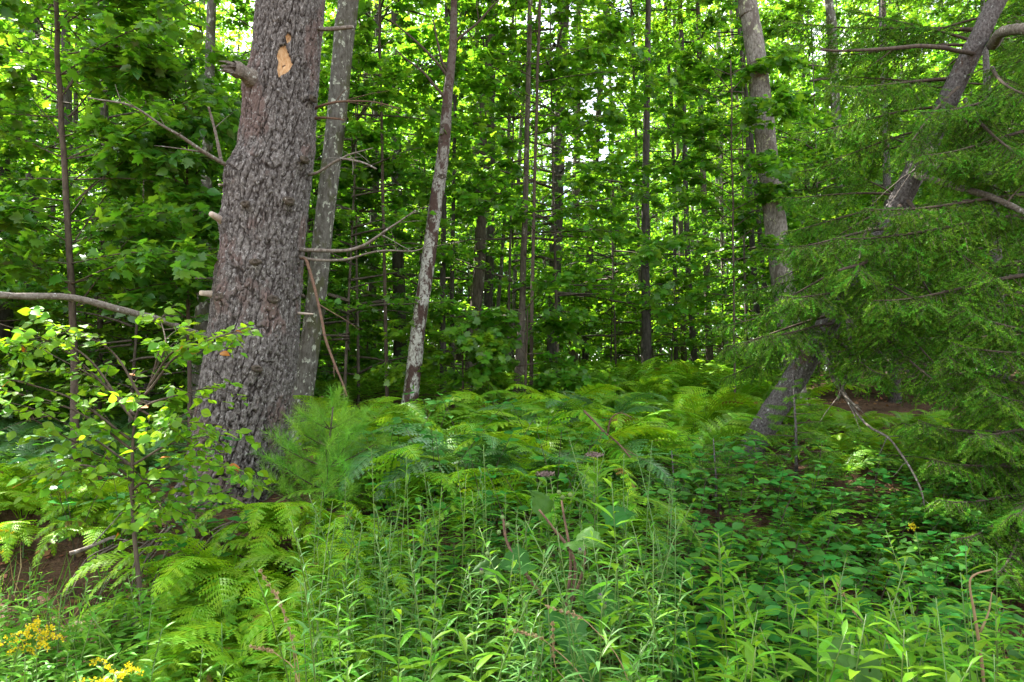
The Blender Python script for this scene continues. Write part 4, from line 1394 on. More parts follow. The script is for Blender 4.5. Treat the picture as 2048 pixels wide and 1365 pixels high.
# bare and dead limbs of the spruce
SL = [([(1858, 300, 6.2), (1870, 320, 5.9), (1888, 345, 5.7)], 20, 16, M_deadwood, 0), ([(1845, 330, 6.3), (1870, 330, 6.0), (1890, 322, 5.8)], 14, 10, M_deadwood, 0),
      ([(1985, 90, 5.9), (2010, 62, 5.6), (2060, 60, 5.3)], 24, 22, M_deadwood, 1), ([(1830, 350, 6.3), (1950, 385, 5.7), (1990, 400, 5.5), (2080, 440, 5.2)], 15, 11, M_deadwood, 3),
      ([(1960, 110, 6.0), (1860, 95, 5.6), (1740, 100, 5.4), (1640, 102, 5.3)], 11, 4, M_twig, 3), ([(1800, 410, 6.4), (1790, 470, 5.8), (1740, 520, 5.5), (1680, 540, 5.2)], 13, 5, M_twig, 3),
      ([(1640, 690, 6.85), (1660, 745, 6.5), (1690, 790, 6.2), (1720, 820, 6.0)], 8, 4, M_deadwood, 4), ([(1690, 600, 6.75), (1700, 690, 6.5), (1690, 760, 6.3), (1675, 800, 6.2)], 9, 5, M_deadwood, 4),
      ([(1680, 620, 6.75), (1740, 690, 6.4), (1810, 740, 6.0), (1900, 770, 5.7)], 11, 4, M_deadwood, 5), ([(1760, 480, 6.5), (1785, 580, 6.1), (1800, 630, 5.9), (1812, 670, 5.8)], 12, 8, M_deadwood, 1),
      ([(1640, 690, 6.85), (1715, 830, 6.1), (1780, 880, 5.7), (1830, 960, 5.3), (1848, 1010, 5.2)], 6, 3, M_deadwood, 5), ([(1880, 240, 6.2), (1835, 330, 6.0), (1800, 360, 5.9)], 4, 2, M_deadwood, 3)]
for k, (pts, a, b, mt, tw) in enumerate(SL):
    limb('dead_branch', pts, a, b, mt, spruce, sorg, twigs=tw, n=18, amp=0.015, seed=60 + k * 3)


def spruce_small(px, py, Y, h, label, nb, kset=(0, 1, 6), gap=None, cat='sapling', name='spruce_sapling', L0=None, z0=0.06):
    b = at(px, py, Y)
    b[2] = float(ground_h(b[0], b[1]))
    t = thing(name, label, cat, b)
    g = Geo()
    g.tube(np.array([(0, 0, -0.1), (0.01, 0, h * .5), (0.0, 0.01, h)]), [0.012 * h + .006, 0.007 * h + .004, 0.003], 7)
    g.build('trunk', M_sprucebark, t)
    L0 = L0 or h * 0.45
    for k in range(nb):
        z = h * (z0 + (0.96 - z0) * (k + random.random()) / nb)
        L_ = L0 * (1.05 - 0.9 * z / h) * random.uniform(0.8, 1.15) + 0.08
        a = k * 2.399 + random.uniform(-.4, .4)
        kk_ = random.choice(kset)
        bough(t, np.zeros(3), (0, 0, z), (math.cos(a), math.sin(a), 0.25), kk_, L_ / BL[kk_])
    return t


# spruce standing at the right edge, close, boughs reaching in front of the view
edge = spruce_small(2150, 1000, 5.6, 4.6, 'dense spruce at the right edge with low sweeping boughs', 52, (2, 3, 4), name='spruce_tree', cat='tree', L0=1.45, z0=0.02)
spruce_small(2010, 900, 9.0, 7.5, 'tall spruce standing behind the steeply leaning spruce', 44, (3, 4, 5), name='spruce_tree', cat='tree', L0=2.0, z0=0.12)
spruce_small(1790, 800, 10.6, 7.5, 'dark spruce in shade behind the leaning spruce trunk', 38, (3, 4, 5), name='spruce_tree', cat='tree', L0=1.7, z0=0.04)
for q_ in [(2150, 1000, 5.6, 1860, 1010, 4.9), (2150, 1010, 5.6, 1890, 1090, 4.6), (2150, 950, 5.6, 1870, 930, 5.0), (2150, 1020, 5.6, 1960, 1160, 4.4), (2150, 900, 5.6, 1840, 850, 5.2), (2150, 980, 5.6, 2000, 1040, 4.5), (2150, 860, 5.6, 1960, 880, 4.7), (2150, 1030, 5.6, 2060, 1180, 4.3), (2150, 800, 5.6, 1900, 720, 5.0), (2150, 840, 5.6, 1990, 780, 4.8), (2150, 700, 5.6, 1950, 620, 4.9), (2150, 420, 5.6, 1660, 500, 5.3), (2150, 380, 5.6, 1720, 440, 5.2), (2150, 160, 5.6, 1850, 235, 5.2), (2150, 240, 5.6, 1830, 330, 5.2), (2150, 540, 5.6, 1740, 620, 5.2)]:
    px_bough(edge, np.array(edge.location), *q_)
spruce_small(1430, 1010, 5.2, 0.55, 'small bushy spruce seedling below the foot of the leaning spruce', 22)
spruce_small(1345, 985, 5.4, 0.4, 'tiny spruce seedling left of the bushy spruce seedling', 14)
spruce_small(1590, 880, 6.0, 0.95, 'knee-high spruce in ferns right of the leaning trunk', 26)

# ------------------------------------------------------------------ ferns
def frond_mesh(seed, mat, arch=0.9, npin=22, lob=6, width=0.22, v=0.18):
    """one lacy frond, unit length: rachis rises along +Y and arches over; two rows of lobed pinnae"""
    r = np.random.default_rng(seed)
    g = Geo()
    n = 40
    s = np.linspace(0, 1, n)
    ang = R(72) - R(72 + 62 * arch) * s ** 1.3
    dy, dz = np.cos(ang) / n, np.sin(ang) / n
    Yc, Zc = np.cumsum(dy), np.cumsum(dz)
    Xc = 0.07 * np.sin(s * 2 + seed) * s
    ax = np.stack([Xc, Yc, Zc], -1)
    g.tube(ax[::3], np.linspace(0.006, 0.0015, len(ax[::3])), 3, cap=False, rnd=0.6)
    tan = nrm(np.gradient(ax, axis=0))
    base = 0.16
    for k in range(npin):
        t = base + (0.985 - base) * k / (npin - 1)
        p = np.array([np.interp(t, s, ax[:, c]) for c in range(3)])
        td = nrm(np.array([np.interp(t, s, tan[:, c]) for c in range(3)]))
        up = nrm(np.cross(np.array((1.0, 0, 0)), td))
        q = (t - base) / (1 - base)
        ln = width * (min(1, 0.55 + q * 2.2)) * (1 - q) ** 0.72 * (0.92 + 0.16 * r.random()) + 0.008
        for sg in (-1, 1):
            if r.random() < 0.03:
                continue
            ln *= 0.88 + 0.24 * r.random()
            d = nrm(np.array((sg * 1.0, 0, 0)) + td * 0.35 * (r.random() - 0.4) + td * (0.38 + 0.3 * q) + up * (v + 0.12 * (r.random() - 0.5)))
            L_ = lob if ln > 0.05 else 3
            w = 1.0 * (1 - base) / npin * (0.95 if ln > 0.03 else 0.7)
            m = np.linspace(0, 1, L_ + 1)
            mid = p + d * ln * m[:, None] - up * (0.30 * ln * m ** 2)[:, None]
            mm = (m[:-1] + m[1:]) / 2
            wd = w * (1.15 - mm) ** 0.7
            tip1 = p + d * ln * (mm + 0.5 / L_)[:, None] + td * wd[:, None] - up * (0.30 * ln * mm ** 2 + 0.25 * wd)[:, None]
            tip2 = p + d * ln * (mm + 0.5 / L_)[:, None] - td * wd[:, None] - up * (0.30 * ln * mm ** 2 + 0.25 * wd)[:, None]
            V = np.vstack([mid, tip1, tip2])
            T = []
            for e in range(L_):
                T += [(e, e + 1, L_ + 1 + e), (e + 1, e, 2 * L_ + 1 + e)]
            g.add(V, tris=T, rnd=0.2 * r.random())
    return g.mesh('frond', mat, smooth=False)


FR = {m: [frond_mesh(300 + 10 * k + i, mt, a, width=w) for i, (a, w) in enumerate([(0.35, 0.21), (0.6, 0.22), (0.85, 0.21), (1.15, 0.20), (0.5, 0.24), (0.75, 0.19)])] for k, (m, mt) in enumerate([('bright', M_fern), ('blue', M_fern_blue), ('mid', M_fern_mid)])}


def fern(x, y, kind, size, nfr, bias=None, phrase='fern', pick=None):
    z = float(ground_h(x, y))
    t = thing('fern', '', 'fern', (x, y, z - 0.02), 0, 'ferns of the forest floor')
    a0 = random.random() * 6.28
    for k in range(nfr):
        a = a0 + k / nfr * 6.283 + random.uniform(-.35, .35)
        if bias is not None and random.random() < 0.75:
            a = bias + random.gauss(0, 0.75)
        s = size * random.uniform(0.7, 1.15)
        tilt = random.uniform(-0.15, 0.38)
        M = Matrix.Rotation(a, 4, 'Z') @ Matrix.Rotation(-tilt, 4, 'X') @ Matrix.Rotation(random.uniform(-.35, .35), 4, 'Y') @ Matrix.Diagonal((s, s, s, 1))
        M.translation = (0.03 * math.cos(a + 1.57), 0.03 * math.sin(a + 1.57), 0)
        obj('frond', FR[kind][random.choice(pick)] if pick else random.choice(FR[kind]), t, M=M)
    pend(t, phrase, x, y)


def zone(px0, px1, y0, y1, n, mind, fn, avoid=()):
    done = []
    tries = 0
    while len(done) < n and tries < n * 40:
        tries += 1
        y = random.uniform(y0, y1)
        px = random.uniform(px0, px1)
        x = (px - 1024) / F * y
        if any((x - a) ** 2 + (y - b) ** 2 < mind ** 2 for a, b in done):
            continue
        if any((x - a) ** 2 + (y - b) ** 2 < c ** 2 for a, b, c in avoid):
            continue
        done.append((x, y))
        fn(x, y)
    return done


AV = [(pine_base[0], pine_base[1], 0.45), (yp[0], yp[1], 0.25), (at(430, 950, 5.1)[0], 5.1, 0.5), (at(445, 950, 4.6)[0], 4.6, 0.3), (at(1510, 880, 6.6)[0], 6.6, 0.6), (at(1500, 900, 6.0)[0], 6.0, 0.5), (at(1490, 900, 5.4)[0], 5.4, 0.38)]
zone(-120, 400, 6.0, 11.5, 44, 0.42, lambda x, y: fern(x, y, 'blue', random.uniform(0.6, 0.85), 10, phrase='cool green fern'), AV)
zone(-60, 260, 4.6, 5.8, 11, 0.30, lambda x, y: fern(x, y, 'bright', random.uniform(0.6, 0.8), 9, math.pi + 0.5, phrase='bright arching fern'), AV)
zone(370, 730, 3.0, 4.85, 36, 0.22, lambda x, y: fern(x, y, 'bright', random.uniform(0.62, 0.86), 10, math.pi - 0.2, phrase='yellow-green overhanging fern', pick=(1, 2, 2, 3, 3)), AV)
zone(680, 1250, 4.6, 8.2, 54, 0.36, lambda x, y: fern(x, y, random.choice(('bright', 'mid', 'mid', 'bright', 'blue')), random.choice((0.5, 0.75, 0.95, 1.15)) * random.uniform(0.9, 1.1), random.choice((5, 7, 9)), phrase='lacy green fern'), AV)
zone(1130, 1570, 6.2, 12.5, 68, 0.42, lambda x, y: fern(x, y, random.choice(('bright', 'mid', 'mid')), random.choice((0.6, 0.85, 1.1)) * random.uniform(0.9, 1.1), random.choice((6, 8, 9)), phrase='tall hillside fern'), AV)
zone(1480, 2060, 4.6, 8.6, 52, 0.36, lambda x, y: fern(x, y, random.choice(('mid', 'mid', 'bright')), random.uniform(0.42, 0.62), 8, phrase='shaded fern'), AV)

# ferns beyond, one cover
g = Geo()
V0 = {}
me = FR['mid'][1]
co = np.zeros(len(me.vertices) * 3, np.float32)
me.vertices.foreach_get('co', co)
co = co.reshape(-1, 3)
nf = 1000
fy = 10 + 16 * rng.random(nf)
fx = (-0.75 + 1.2 * rng.random(nf)) * fy
fz = ground_h(fx, fy)
# light fronds: a strip of pinnae triangles only
LF = []
LT = []
for k in range(12):
    t = k / 11
    yy, zz_ = 0.75 * math.sin(t * 1.5), 0.62 * math.sin(t * 2.2)
    w = 0.2 * (1 - t) ** 0.7 + 0.01
    b = len(LF)
    LF += [(0, yy, zz_), (0, yy + 0.05, zz_ + 0.02), (w, yy + 0.10, zz_ - 0.02), (-w, yy + 0.10, zz_ - 0.02)]
    LT += [(b, b + 2, b + 1), (b, b + 1, b + 3)]
LFs = (np.array(LF), np.array(LT))
aa = rng.random(nf * 7) * 6.283
PP = np.repeat(np.stack([fx, fy, fz], -1), 7, 0)
g.scatter(LFs, PP, np.stack([np.cos(aa), np.sin(aa), 0 * aa], -1), np.tile((0, 0, 1.0), (nf * 7, 1)), 0.45 + 0.3 * rng.random(nf * 7))
o = g.build('fern_cover', M_fern_mid)
o['kind'] = 'stuff'

# ------------------------------------------------------------------ foreground weeds
LW = {'lance': leaf_mesh('leaf', L_lance, M_weed, 5), 'lancey': leaf_mesh('leaf', L_lance, M_weed_y, 5), 'narrow': leaf_mesh('leaf', L_narrow, M_weed, 5), 'narrowb': leaf_mesh('leaf', L_narrow, M_weed_blue, 5), 'narrowy': leaf_mesh('leaf', L_narrow, M_weed_y, 5), 'ovate': leaf_mesh('leaf', L_ovate, M_shrub, 5), 'big': [leaf_mesh('leaf', broad_leaf(k), M_burdock, 1)[0] for k in range(5)], 'joe': leaf_mesh('leaf', L_lance * 1 if False else strip_leaf([0.01, 0.13, 0.19, 0.14, 0.0], 0.25, 0.35), M_weed, 4)}


def stem_curve(h, lean, az):
    s = np.linspace(0, 1, 9)
    return np.stack([math.cos(az) * lean * h * s ** 1.8, math.sin(az) * lean * h * s ** 1.8, h * s - 0.04], -1)


def weed(x, y, h, leaves, nl, size, phrase, name='goldenrod', cat='weed', flower=None, lo=0.12, group='leafy weeds along the verge', whorl=1, mat=None, lean=None):
    z = float(ground_h(x, y))
    t = thing(name, '', cat, (x, y, z), 0, group)
    C = stem_curve(h, random.choice((0.04, 0.12, 0.2, 0.34)) * random.uniform(0.6, 1.1) if lean is None else lean, random.random() * 6.28)
    g = Geo()
    g.tube(C, np.linspace(0.0045, 0.0016, 9), 5, rnd=random.random())
    g.build('stem', mat or M_stem, t)
    a = random.random() * 6.28
    s_ = np.linspace(0, 1, 9)
    k = 0
    while k < nl:
        f = lo + (1 - lo) * (k / nl) ** 0.9
        p = [np.interp(f, s_, C[:, c]) for c in range(3)]
        for w in range(whorl):
            aa_ = a + w * 6.283 / whorl
            el = 0.15 + 0.75 * f ** 3 + random.uniform(-.2, .25)
            d = (math.cos(aa_), math.sin(aa_), el)
            sz = size * (0.65 + 0.55 * math.sin(min(1, f * 1.35) * 2.2)) * random.uniform(0.8, 1.15)
            if f > 0.88:
                sz *= 0.62
            obj('leaf', random.choice(leaves), t, M=frame(p, d, (0, 0, 1), sz))
            k += 1
        a += 2.4 if whorl == 1 else 0.8
    if flower:
        flower(t, C[-1])
    if phrase:
        pend(t, phrase, x, y)
    return t


def plume(t, top, nb=9):
    """arching sprays of tiny yellow florets"""
    g = Geo()
    gs = Geo()
    for k in range(nb):
        a = random.random() * 6.28
        L_ = random.uniform(0.07, 0.16)
        b = np.array(top) - np.array((0, 0, 0.012 * k))
        q_ = np.array([b + np.array((math.cos(a) * s * L_, math.sin(a) * s * L_, 0.05 * math.sin(s * 2.4))) for s in np.linspace(0, 1, 7)])
        gs.tube(q_, 0.001, 3, cap=False)
        m = 75
        pp = q_[np.random.randint(1, 7, m)] + np.random.normal(0, 0.005, (m, 3))
        g.scatter(L_dia, pp, nrm(np.random.normal(0, 1, (m, 3)) + np.array((0, 0, 1))), np.random.normal(0, 1, (m, 3)), 0.010)
    f = g.build('flower_head', M_yellowfl, t)
    gs.build('flower_stalk', M_stem, t)


def dome(t, top):
    g = Geo()
    m = 170
    pp = np.array(top) + np.random.normal(0, 1, (m, 3)) * np.array((0.020, 0.020, 0.006)) + np.array((0, 0, 0.012))
    g.scatter(L_dia, pp, nrm(np.random.normal(0, .6, (m, 3)) + np.array((0, 0, 1))), np.random.normal(0, 1, (m, 3)), 0.012)
    g.build('flower_head', M_pinkfl, t)


def at_px(px, Y):
    return (px - 1024) / F * Y


# narrow-leaved stand in the middle
def mid_weed(x, y):
    q_ = random.random()
    if q_ < 0.42:
        weed(x, y, random.uniform(0.72, 1.12), LW[random.choice(('narrow', 'narrowb', 'narrowb', 'narrowy'))], 44, 0.1, 'narrow-leaved weed')
    elif q_ < 0.58:
        weed(x, y, random.uniform(0.6, 1.0), LW[random.choice(('lance', 'lancey'))], 26, 0.115, 'broader-leaved weed')
    elif q_ < 0.9:
        weed(x, y, random.uniform(0.7, 1.15), LW['narrowb'], 70, 0.055, 'fine-leaved feathery weed')
    else:
        weed(x, y, random.uniform(0.4, 0.7), LW['joe'], 14, 0.11, 'short broad-leaved weed', whorl=2)


zone(630, 1350, 2.35, 4.1, 150, 0.10, mid_weed)
zone(-40, 330, 3.65, 4.6, 10, 0.22, lambda x, y: weed(x, y, random.uniform(0.2, 0.36), LW['lance'], 18, 0.07, 'small bank weed'))
# lance-leaved on the right
zone(1370, 2120, 2.2, 3.2, 66, 0.13, lambda x, y: weed(x, y, random.uniform(0.62, 0.98), LW[random.choice(('lancey', 'lance', 'narrowy'))], 32, random.choice((0.09, 0.11, 0.12)), 'lance-leaved weed'))
# left bottom
zone(-60, 340, 2.6, 3.6, 48, 0.13, lambda x, y: weed(x, y, random.uniform(0.42, 0.66), LW['lance'], 28, 0.088, 'low leafy weed'))
zone(330, 660, 2.5, 3.2, 10, 0.2, lambda x, y: weed(x, y, random.uniform(0.4, 0.6), LW['narrow'], 26, 0.08, 'thin verge weed'))
# tall single ones
for px, Y, h, nl, sz, lab in [(1240, 2.75, 1.26, 42, 0.115, 'tallest bright weed, its tip level with the fern tops'), (1190, 2.6, 0.85, 26, 0.11, 'broad-leaved bright weed just left of the tallest weed'), (702, 2.6, 0.86, 30, 0.10, 'bright leafy weed at the edge of the overhanging ferns'),
                              (1065, 2.7, 0.98, 46, 0.10, 'bushy feathery weed in front of the burdock'), (960, 2.8, 0.92, 46, 0.095, 'feathery weed left of the bushy feathery one'), (415, 2.9, 0.55, 20, 0.08, 'small weed under the overhanging ferns'),
                              (1610, 2.3, 0.86, 24, 0.125, 'bright lance-leaved weed before the viburnum thicket'), (1760, 2.3, 0.82, 26, 0.13, 'large lance-leaved weed nearest the road verge'), (870, 3.6, 1.0, 40, 0.08, 'slim weed rising before the dark hollow')]:
    t = weed(at_px(px, Y), Y, h, LW['narrow'] if 'feathery' in lab or 'slim' in lab else LW['lancey'], nl, sz, None, lean=0.05)
    t['label'] = lab
# flowering goldenrods
for px, Y, h, lab in [(222, 2.55, 0.58, 'goldenrod with the largest yellow plume, near the lower left'), (205, 2.6, 0.50, 'goldenrod with a drooping yellow plume beside the largest one'), (105, 2.9, 0.60, 'goldenrod with a small yellow plume above the low weeds'),
                      (4, 3.6, 0.72, 'goldenrod with yellow tip at the left edge'), (1838, 4.2, 0.75, 'goldenrod with pale yellow tip below the spruce boughs'), ]:
    t = weed(at_px(px, Y), Y, h, LW['lance'], 24, 0.085, None, flower=plume if px < 1000 else (lambda a, b: plume(a, b, 1)))
    t['label'] = lab
# two pink-headed whorled weeds
for px, Y, h, lab in [(1103, 3.7, 1.02, 'weed with a flat dull pink head, standing behind the burdock'), (1186, 3.8, 1.03, 'pink-headed weed with long drooping leaves, right of its twin')]:
    t = weed(at_px(px, Y), Y, h, LW['joe'], 26, 0.16, None, lean=0.04, name='pink_headed_weed', flower=dome, whorl=3, lo=0.3)
    t['label'] = lab
    LAND['the pink-headed weeds'] = (at_px(1150, 3.75), 3.75)


# broad-leaved shrubs on the right
def shrub(x, y):
    z = float(ground_h(x, y))
    t = thing('viburnum_shrub', '', 'shrub', (x, y, z), 0, 'broad-leaved shrubs of the thicket')
    for k in range(3):
        h = random.uniform(0.28, 0.55) * (1.4 if x / y < 0.15 else 1)
        C = stem_curve(h, random.uniform(0.2, 0.7), k * 2.1 + random.random())
        g = Geo()
        g.tube(C, np.linspace(0.004, 0.0015, 9), 4)
        g.build('stem', M_twig, t)
        a = random.random() * 3
        for f in (0.35, 0.55, 0.75, 0.92, 1.0):
            p = [np.interp(f, np.linspace(0, 1, 9), C[:, c]) for c in range(3)]
            for sg in (0, math.pi):
                obj('leaf', random.choice(LW['ovate']), t, M=frame(p, (math.cos(a + sg), math.sin(a + sg), random.uniform(-.1, .4)), (random.gauss(0, .2), random.gauss(-0.15, .2), 1), random.uniform(0.065, 0.115)))
            a += 1.5
    pend(t, 'broad-leaved shrub', x, y)


zone(1330, 1960, 3.2, 5.6, 84, 0.17, shrub)
zone(760, 1200, 4.0, 6.6, 22, 0.28, shrub)
zone(120, 420, 4.1, 4.9, 7, 0.25, shrub)

# burdock with very large leaves
bx = at_px(1125, 3.25)
bd = thing('burdock', 'burdock with huge torn leaves and green burrs at the centre', 'weed', (bx, 3.25, float(ground_h(bx, 3.25))))
for px, py, Y, sz, d in [(1150, 1080, 3.2, 0.17, (0.5, -0.6, 0.1)), (1180, 1180, 3.1, 0.19, (0.6, -0.7, -0.3)), (1090, 1030, 3.4, 0.14, (-0.3, -0.3, 0.8)), (1060, 1120, 3.2, 0.16, (-0.6, -0.5, 0.1)), (1130, 1230, 3.0, 0.20, (0.0, -0.8, -0.3)),
                         (1210, 1040, 3.4, 0.14, (0.7, -0.2, 0.4)), (1080, 1290, 2.9, 0.19, (-0.4, -0.7, -0.4)), (1150, 1310, 2.8, 0.17, (0.3, -0.7, -0.5)), (1000, 1140, 3.3, 0.14, (-0.8, -0.3, 0.1))]:
    P = at(px, py, Y)
    obj('leaf', random.choice(LW['big']), bd, M=frame(P - np.array(bd.location), d, (0.1, -0.6, 0.8), sz))
for pts in [[(1130, 1250, 3.2), (1150, 1130, 3.2), (1110, 1060, 3.2), (1080, 1020, 3.2)], [(1130, 1250, 3.2), (1140, 1120, 3.2), (1125, 1000, 3.25)], [(1135, 1240, 3.2), (1165, 1140, 3.1), (1170, 1090, 3.1)], [(1090, 1200, 3.2), (1020, 1100, 3.2), (1005, 1030, 3.25)]]:
    limb('stem', pts, 8, 4, M_brownwood, bd, np.array(bd.location), n=12, amp=0.006, seed=4)
for px, py, Y, fl in [(1005, 1035, 3.25, 0), (1015, 1050, 3.2, 0), (998, 1065, 3.25, 0), (1125, 995, 3.25, 0), (1140, 990, 3.2, 0), (1118, 985, 3.25, 0), (1160, 1105, 3.0, 1), (963, 1145, 3.1, 1), (1208, 1213, 2.8, 1), (1200, 1197, 2.8, 1), (975, 1108, 3.1, 0)]:
    P = at(px, py, Y) - np.array(bd.location)
    g = Geo()
    m = 60
    g.scatter(L_needle, np.repeat(P[None], m, 0), nrm(rng.normal(0, 1, (m, 3))), nrm(rng.normal(0, 1, (m, 3))), 0.017)
    th_ = np.linspace(0, 6.283, 9)[:-1]
    g.tube(np.array([P + np.array((0, 0, z)) for z in (-0.01, -0.004, 0.004, 0.009)]), [0.005, 0.010, 0.010, 0.006], 8)
    b = g.build('burr', M_burr, bd)
    if fl:
        g = Geo()
        g.scatter(L_needle, np.repeat(P[None], 40, 0) + np.array((0, 0, 0.006)), nrm(rng.normal(0, .4, (40, 3)) + np.array((0, -0.3, 1))), nrm(rng.normal(0, 1, (40, 3))), 0.017)
        g.build('floret', M_purple, b)
# ground-hugging huge leaves near the right verge
for px, py, Y, sz, lab in [(1705, 1310, 2.45, 0.15, 'huge grey-green dock leaf plant among lance-leaved weeds')]:
    P0 = at(px, py, Y)
    t = thing('dock_plant', lab, 'weed', (P0[0], P0[1], float(ground_h(P0[0], P0[1]))))
    for d, s in [((0.2, -0.5, -0.4), 1.0), ((-0.8, -0.1, 0.0), 0.8)]:
        obj('leaf', random.choice(LW['big']), t, M=frame(P0 - np.array(t.location), d, (0, -0.6, 0.8), sz * s))
    limb('stem', [(px, py + 250, Y), (px, py + 80, Y), (px, py - 20, Y)], 9, 6, M_stem, t, np.array(t.location), n=6, amp=0.003)

# dry grass with tan seed heads
for k, (pts, lab) in enumerate([([(592, 1400, 2.6), (585, 1290, 2.6), (560, 1210, 2.6), (522, 1145, 2.6)], 'tall tan grass stalk with nodding head before the bright ferns'),
                                ([(600, 1400, 2.6), (590, 1300, 2.6), (555, 1190, 2.65)], 'dry grass stalk close beside the nodding one'),
                                ([(600, 1385, 2.5), (555, 1310, 2.5), (505, 1295, 2.5)], 'dry grass stalk bent low under bright ferns'),
                                ([(1180, 1400, 2.5), (1100, 1290, 2.5), (1035, 1262, 2.5)], 'pale grass stalk leaning left below the burdock'),
                                ([(1140, 1400, 2.5), (1110, 1330, 2.5), (1105, 1250, 2.5)], 'pale grass stalk upright below the burdock'),
                                ([(1260, 1380, 2.5), (1180, 1250, 2.5), (1100, 1215, 2.5)], 'thin tan stalk crossing in front of the huge leaves'),
                                ([(1780, 1300, 3.0), (1720, 1240, 3.0), (1675, 1170, 3.0)], 'single pale straw crossing the viburnum thicket')]):
    P0 = at(*pts[0])
    org = np.array((P0[0], P0[1], float(ground_h(P0[0], P0[1]))))
    t = thing('grass_stalk', lab, 'grass stalk', org, 0, 'dry grass stalks')
    C = smooth_path([org] + [at(*p) for p in pts], 20)
    g = Geo()
    g.tube(C - org, np.linspace(0.0028, 0.0012, 20), 4)
    g.build('stem', M_straw, t)
    g = Geo()
    m = 120
    ii = rng.integers(14, 20, m)
    D = nrm(np.gradient(C, axis=0))
    g.scatter(L_dia, C[ii] - org + rng.normal(0, 0.003, (m, 3)), nrm(D[ii] + rng.normal(0, .2, (m, 3))), rng.normal(0, 1, (m, 3)), 0.010)
    g.build('seed_head', M_straw, t)
# golden dry forked stem at the lower right
P0 = at(1972, 1400, 2.5)
org = np.array((P0[0], P0[1], float(ground_h(P0[0], P0[1]))))
t = thing('dry_stem', 'golden dry forked stem hooking over at the lower right', 'dead stem', org)
limb('stem', [(1975, 1480, 2.5), (1965, 1340, 2.5), (1950, 1230, 2.5), (1940, 1170, 2.5), (1950, 1150, 2.5), (1985, 1140, 2.5)], 7, 3, M_straw, t, org, n=20, amp=0.004)
limb('stem', [(1960, 1265, 2.5), (1978, 1225, 2.5), (1985, 1185, 2.5)], 5, 2, M_straw, t, org, n=8, amp=0.003)

# grass and low ground cover: nobody could count it
g = Geo()
n_ = 5000
y_ = 2.1 + 2.2 * rng.random(n_)
x_ = (-0.85 + 1.75 * rng.random(n_)) * y_
cl_ = fbm(np.stack([x_ * 2.2, y_ * 2.2, 0 * x_], -1), 2)
keep = (rng.random(n_) < sstep(0.4, 0.62, cl_) + 0.25)
x_, y_ = x_[keep], y_[keep]
n_ = len(x_)
sh = (np.array([(-0.012, 0, 0), (0.012, 0, 0), (-0.010, 0.5, -0.05), (0.010, 0.5, -0.05), (0, 1, -0.28)], float), np.array([(0, 1, 3), (0, 3, 2), (2, 3, 4)]))
D = nrm(rng.normal(0, 0.4, (n_, 3)) * np.array((1, 1, 0.2)) + np.array((0, 0, 1)))
g.scatter(sh, np.stack([x_, y_, ground_h(x_, y_)], -1), D, nrm(rng.normal(0, 1, (n_, 3))), 0.14 + 0.22 * rng.random(n_))
o = g.build('grass', M_grass)
o['kind'] = 'stuff'

g = Geo()
n_ = 5200
y_ = 2.2 + 4.6 * rng.random(n_)
x_ = (-0.85 + 1.75 * rng.random(n_)) * y_
cl_ = fbm(np.stack([x_ * 1.7 + 8, y_ * 1.7, 0 * x_], -1), 2)
keep = (cl_ > 0.42) & ~((x_ / y_ < -0.45) & (y_ > 3.9) & (x_ / y_ > -0.72))
x_, y_ = x_[keep], y_[keep]
n_ = len(x_)
hh = (0.12 + 0.3 * rng.random(n_))
K = 14
zz_ = hh[:, None] * (0.25 + 0.75 * rng.random((n_, K)))
P = np.stack([x_, y_, ground_h(x_, y_)], -1)[:, None] + np.stack([rng.normal(0, .03, (n_, K)), rng.normal(0, .03, (n_, K)), zz_], -1)
aa = rng.random((n_, K)) * 6.283
D = np.stack([np.cos(aa), np.sin(aa), 0.1 + 0.4 * rng.random((n_, K))], -1)
g.scatter((L_dia[0] * np.array((0.5, 1, 2.0)), L_dia[1]), P.reshape(-1, 3), D.reshape(-1, 3), nrm(np.array((0, 0, 1.0)) + rng.normal(0, .3, (n_ * K, 3))), 0.04 + 0.045 * rng.random(n_ * K))
o = g.build('ground_cover', M_weed)
o['kind'] = 'stuff'

# dead leaves and needles on the soil
g = Geo()
n_ = 9000
y_ = 2.2 + 9 * rng.random(n_) ** 1.3
x_ = (-0.9 + 1.8 * rng.random(n_)) * y_
P = np.stack([x_, y_, ground_h(x_, y_) + 0.012], -1)
g.scatter(L_dia, P, nrm(rng.normal(0, 1, (n_, 3)) * np.array((1, 1, 0.3))), nrm(rng.normal(0, .4, (n_, 3)) + np.array((0, 0, 1))), 0.03 + 0.04 * rng.random(n_))
o = g.build('leaf_litter', M_dryleaf)
o['kind'] = 'stuff'
g = Geo()
n_ = 24000
y_ = 3.0 + 6 * rng.random(n_)
x_ = (-0.8 + 1.6 * rng.random(n_)) * y_
P = np.stack([x_, y_, ground_h(x_, y_) + 0.008], -1)
g.scatter(L_needle, P, nrm(rng.normal(0, 1, (n_, 3)) * np.array((1, 1, 0.3))), nrm(rng.normal(0, .4, (n_, 3)) + np.array((0, 0, 1))), 0.05 + 0.05 * rng.random(n_))
o = g.build('needle_litter', M_dryleaf)
o['kind'] = 'stuff'

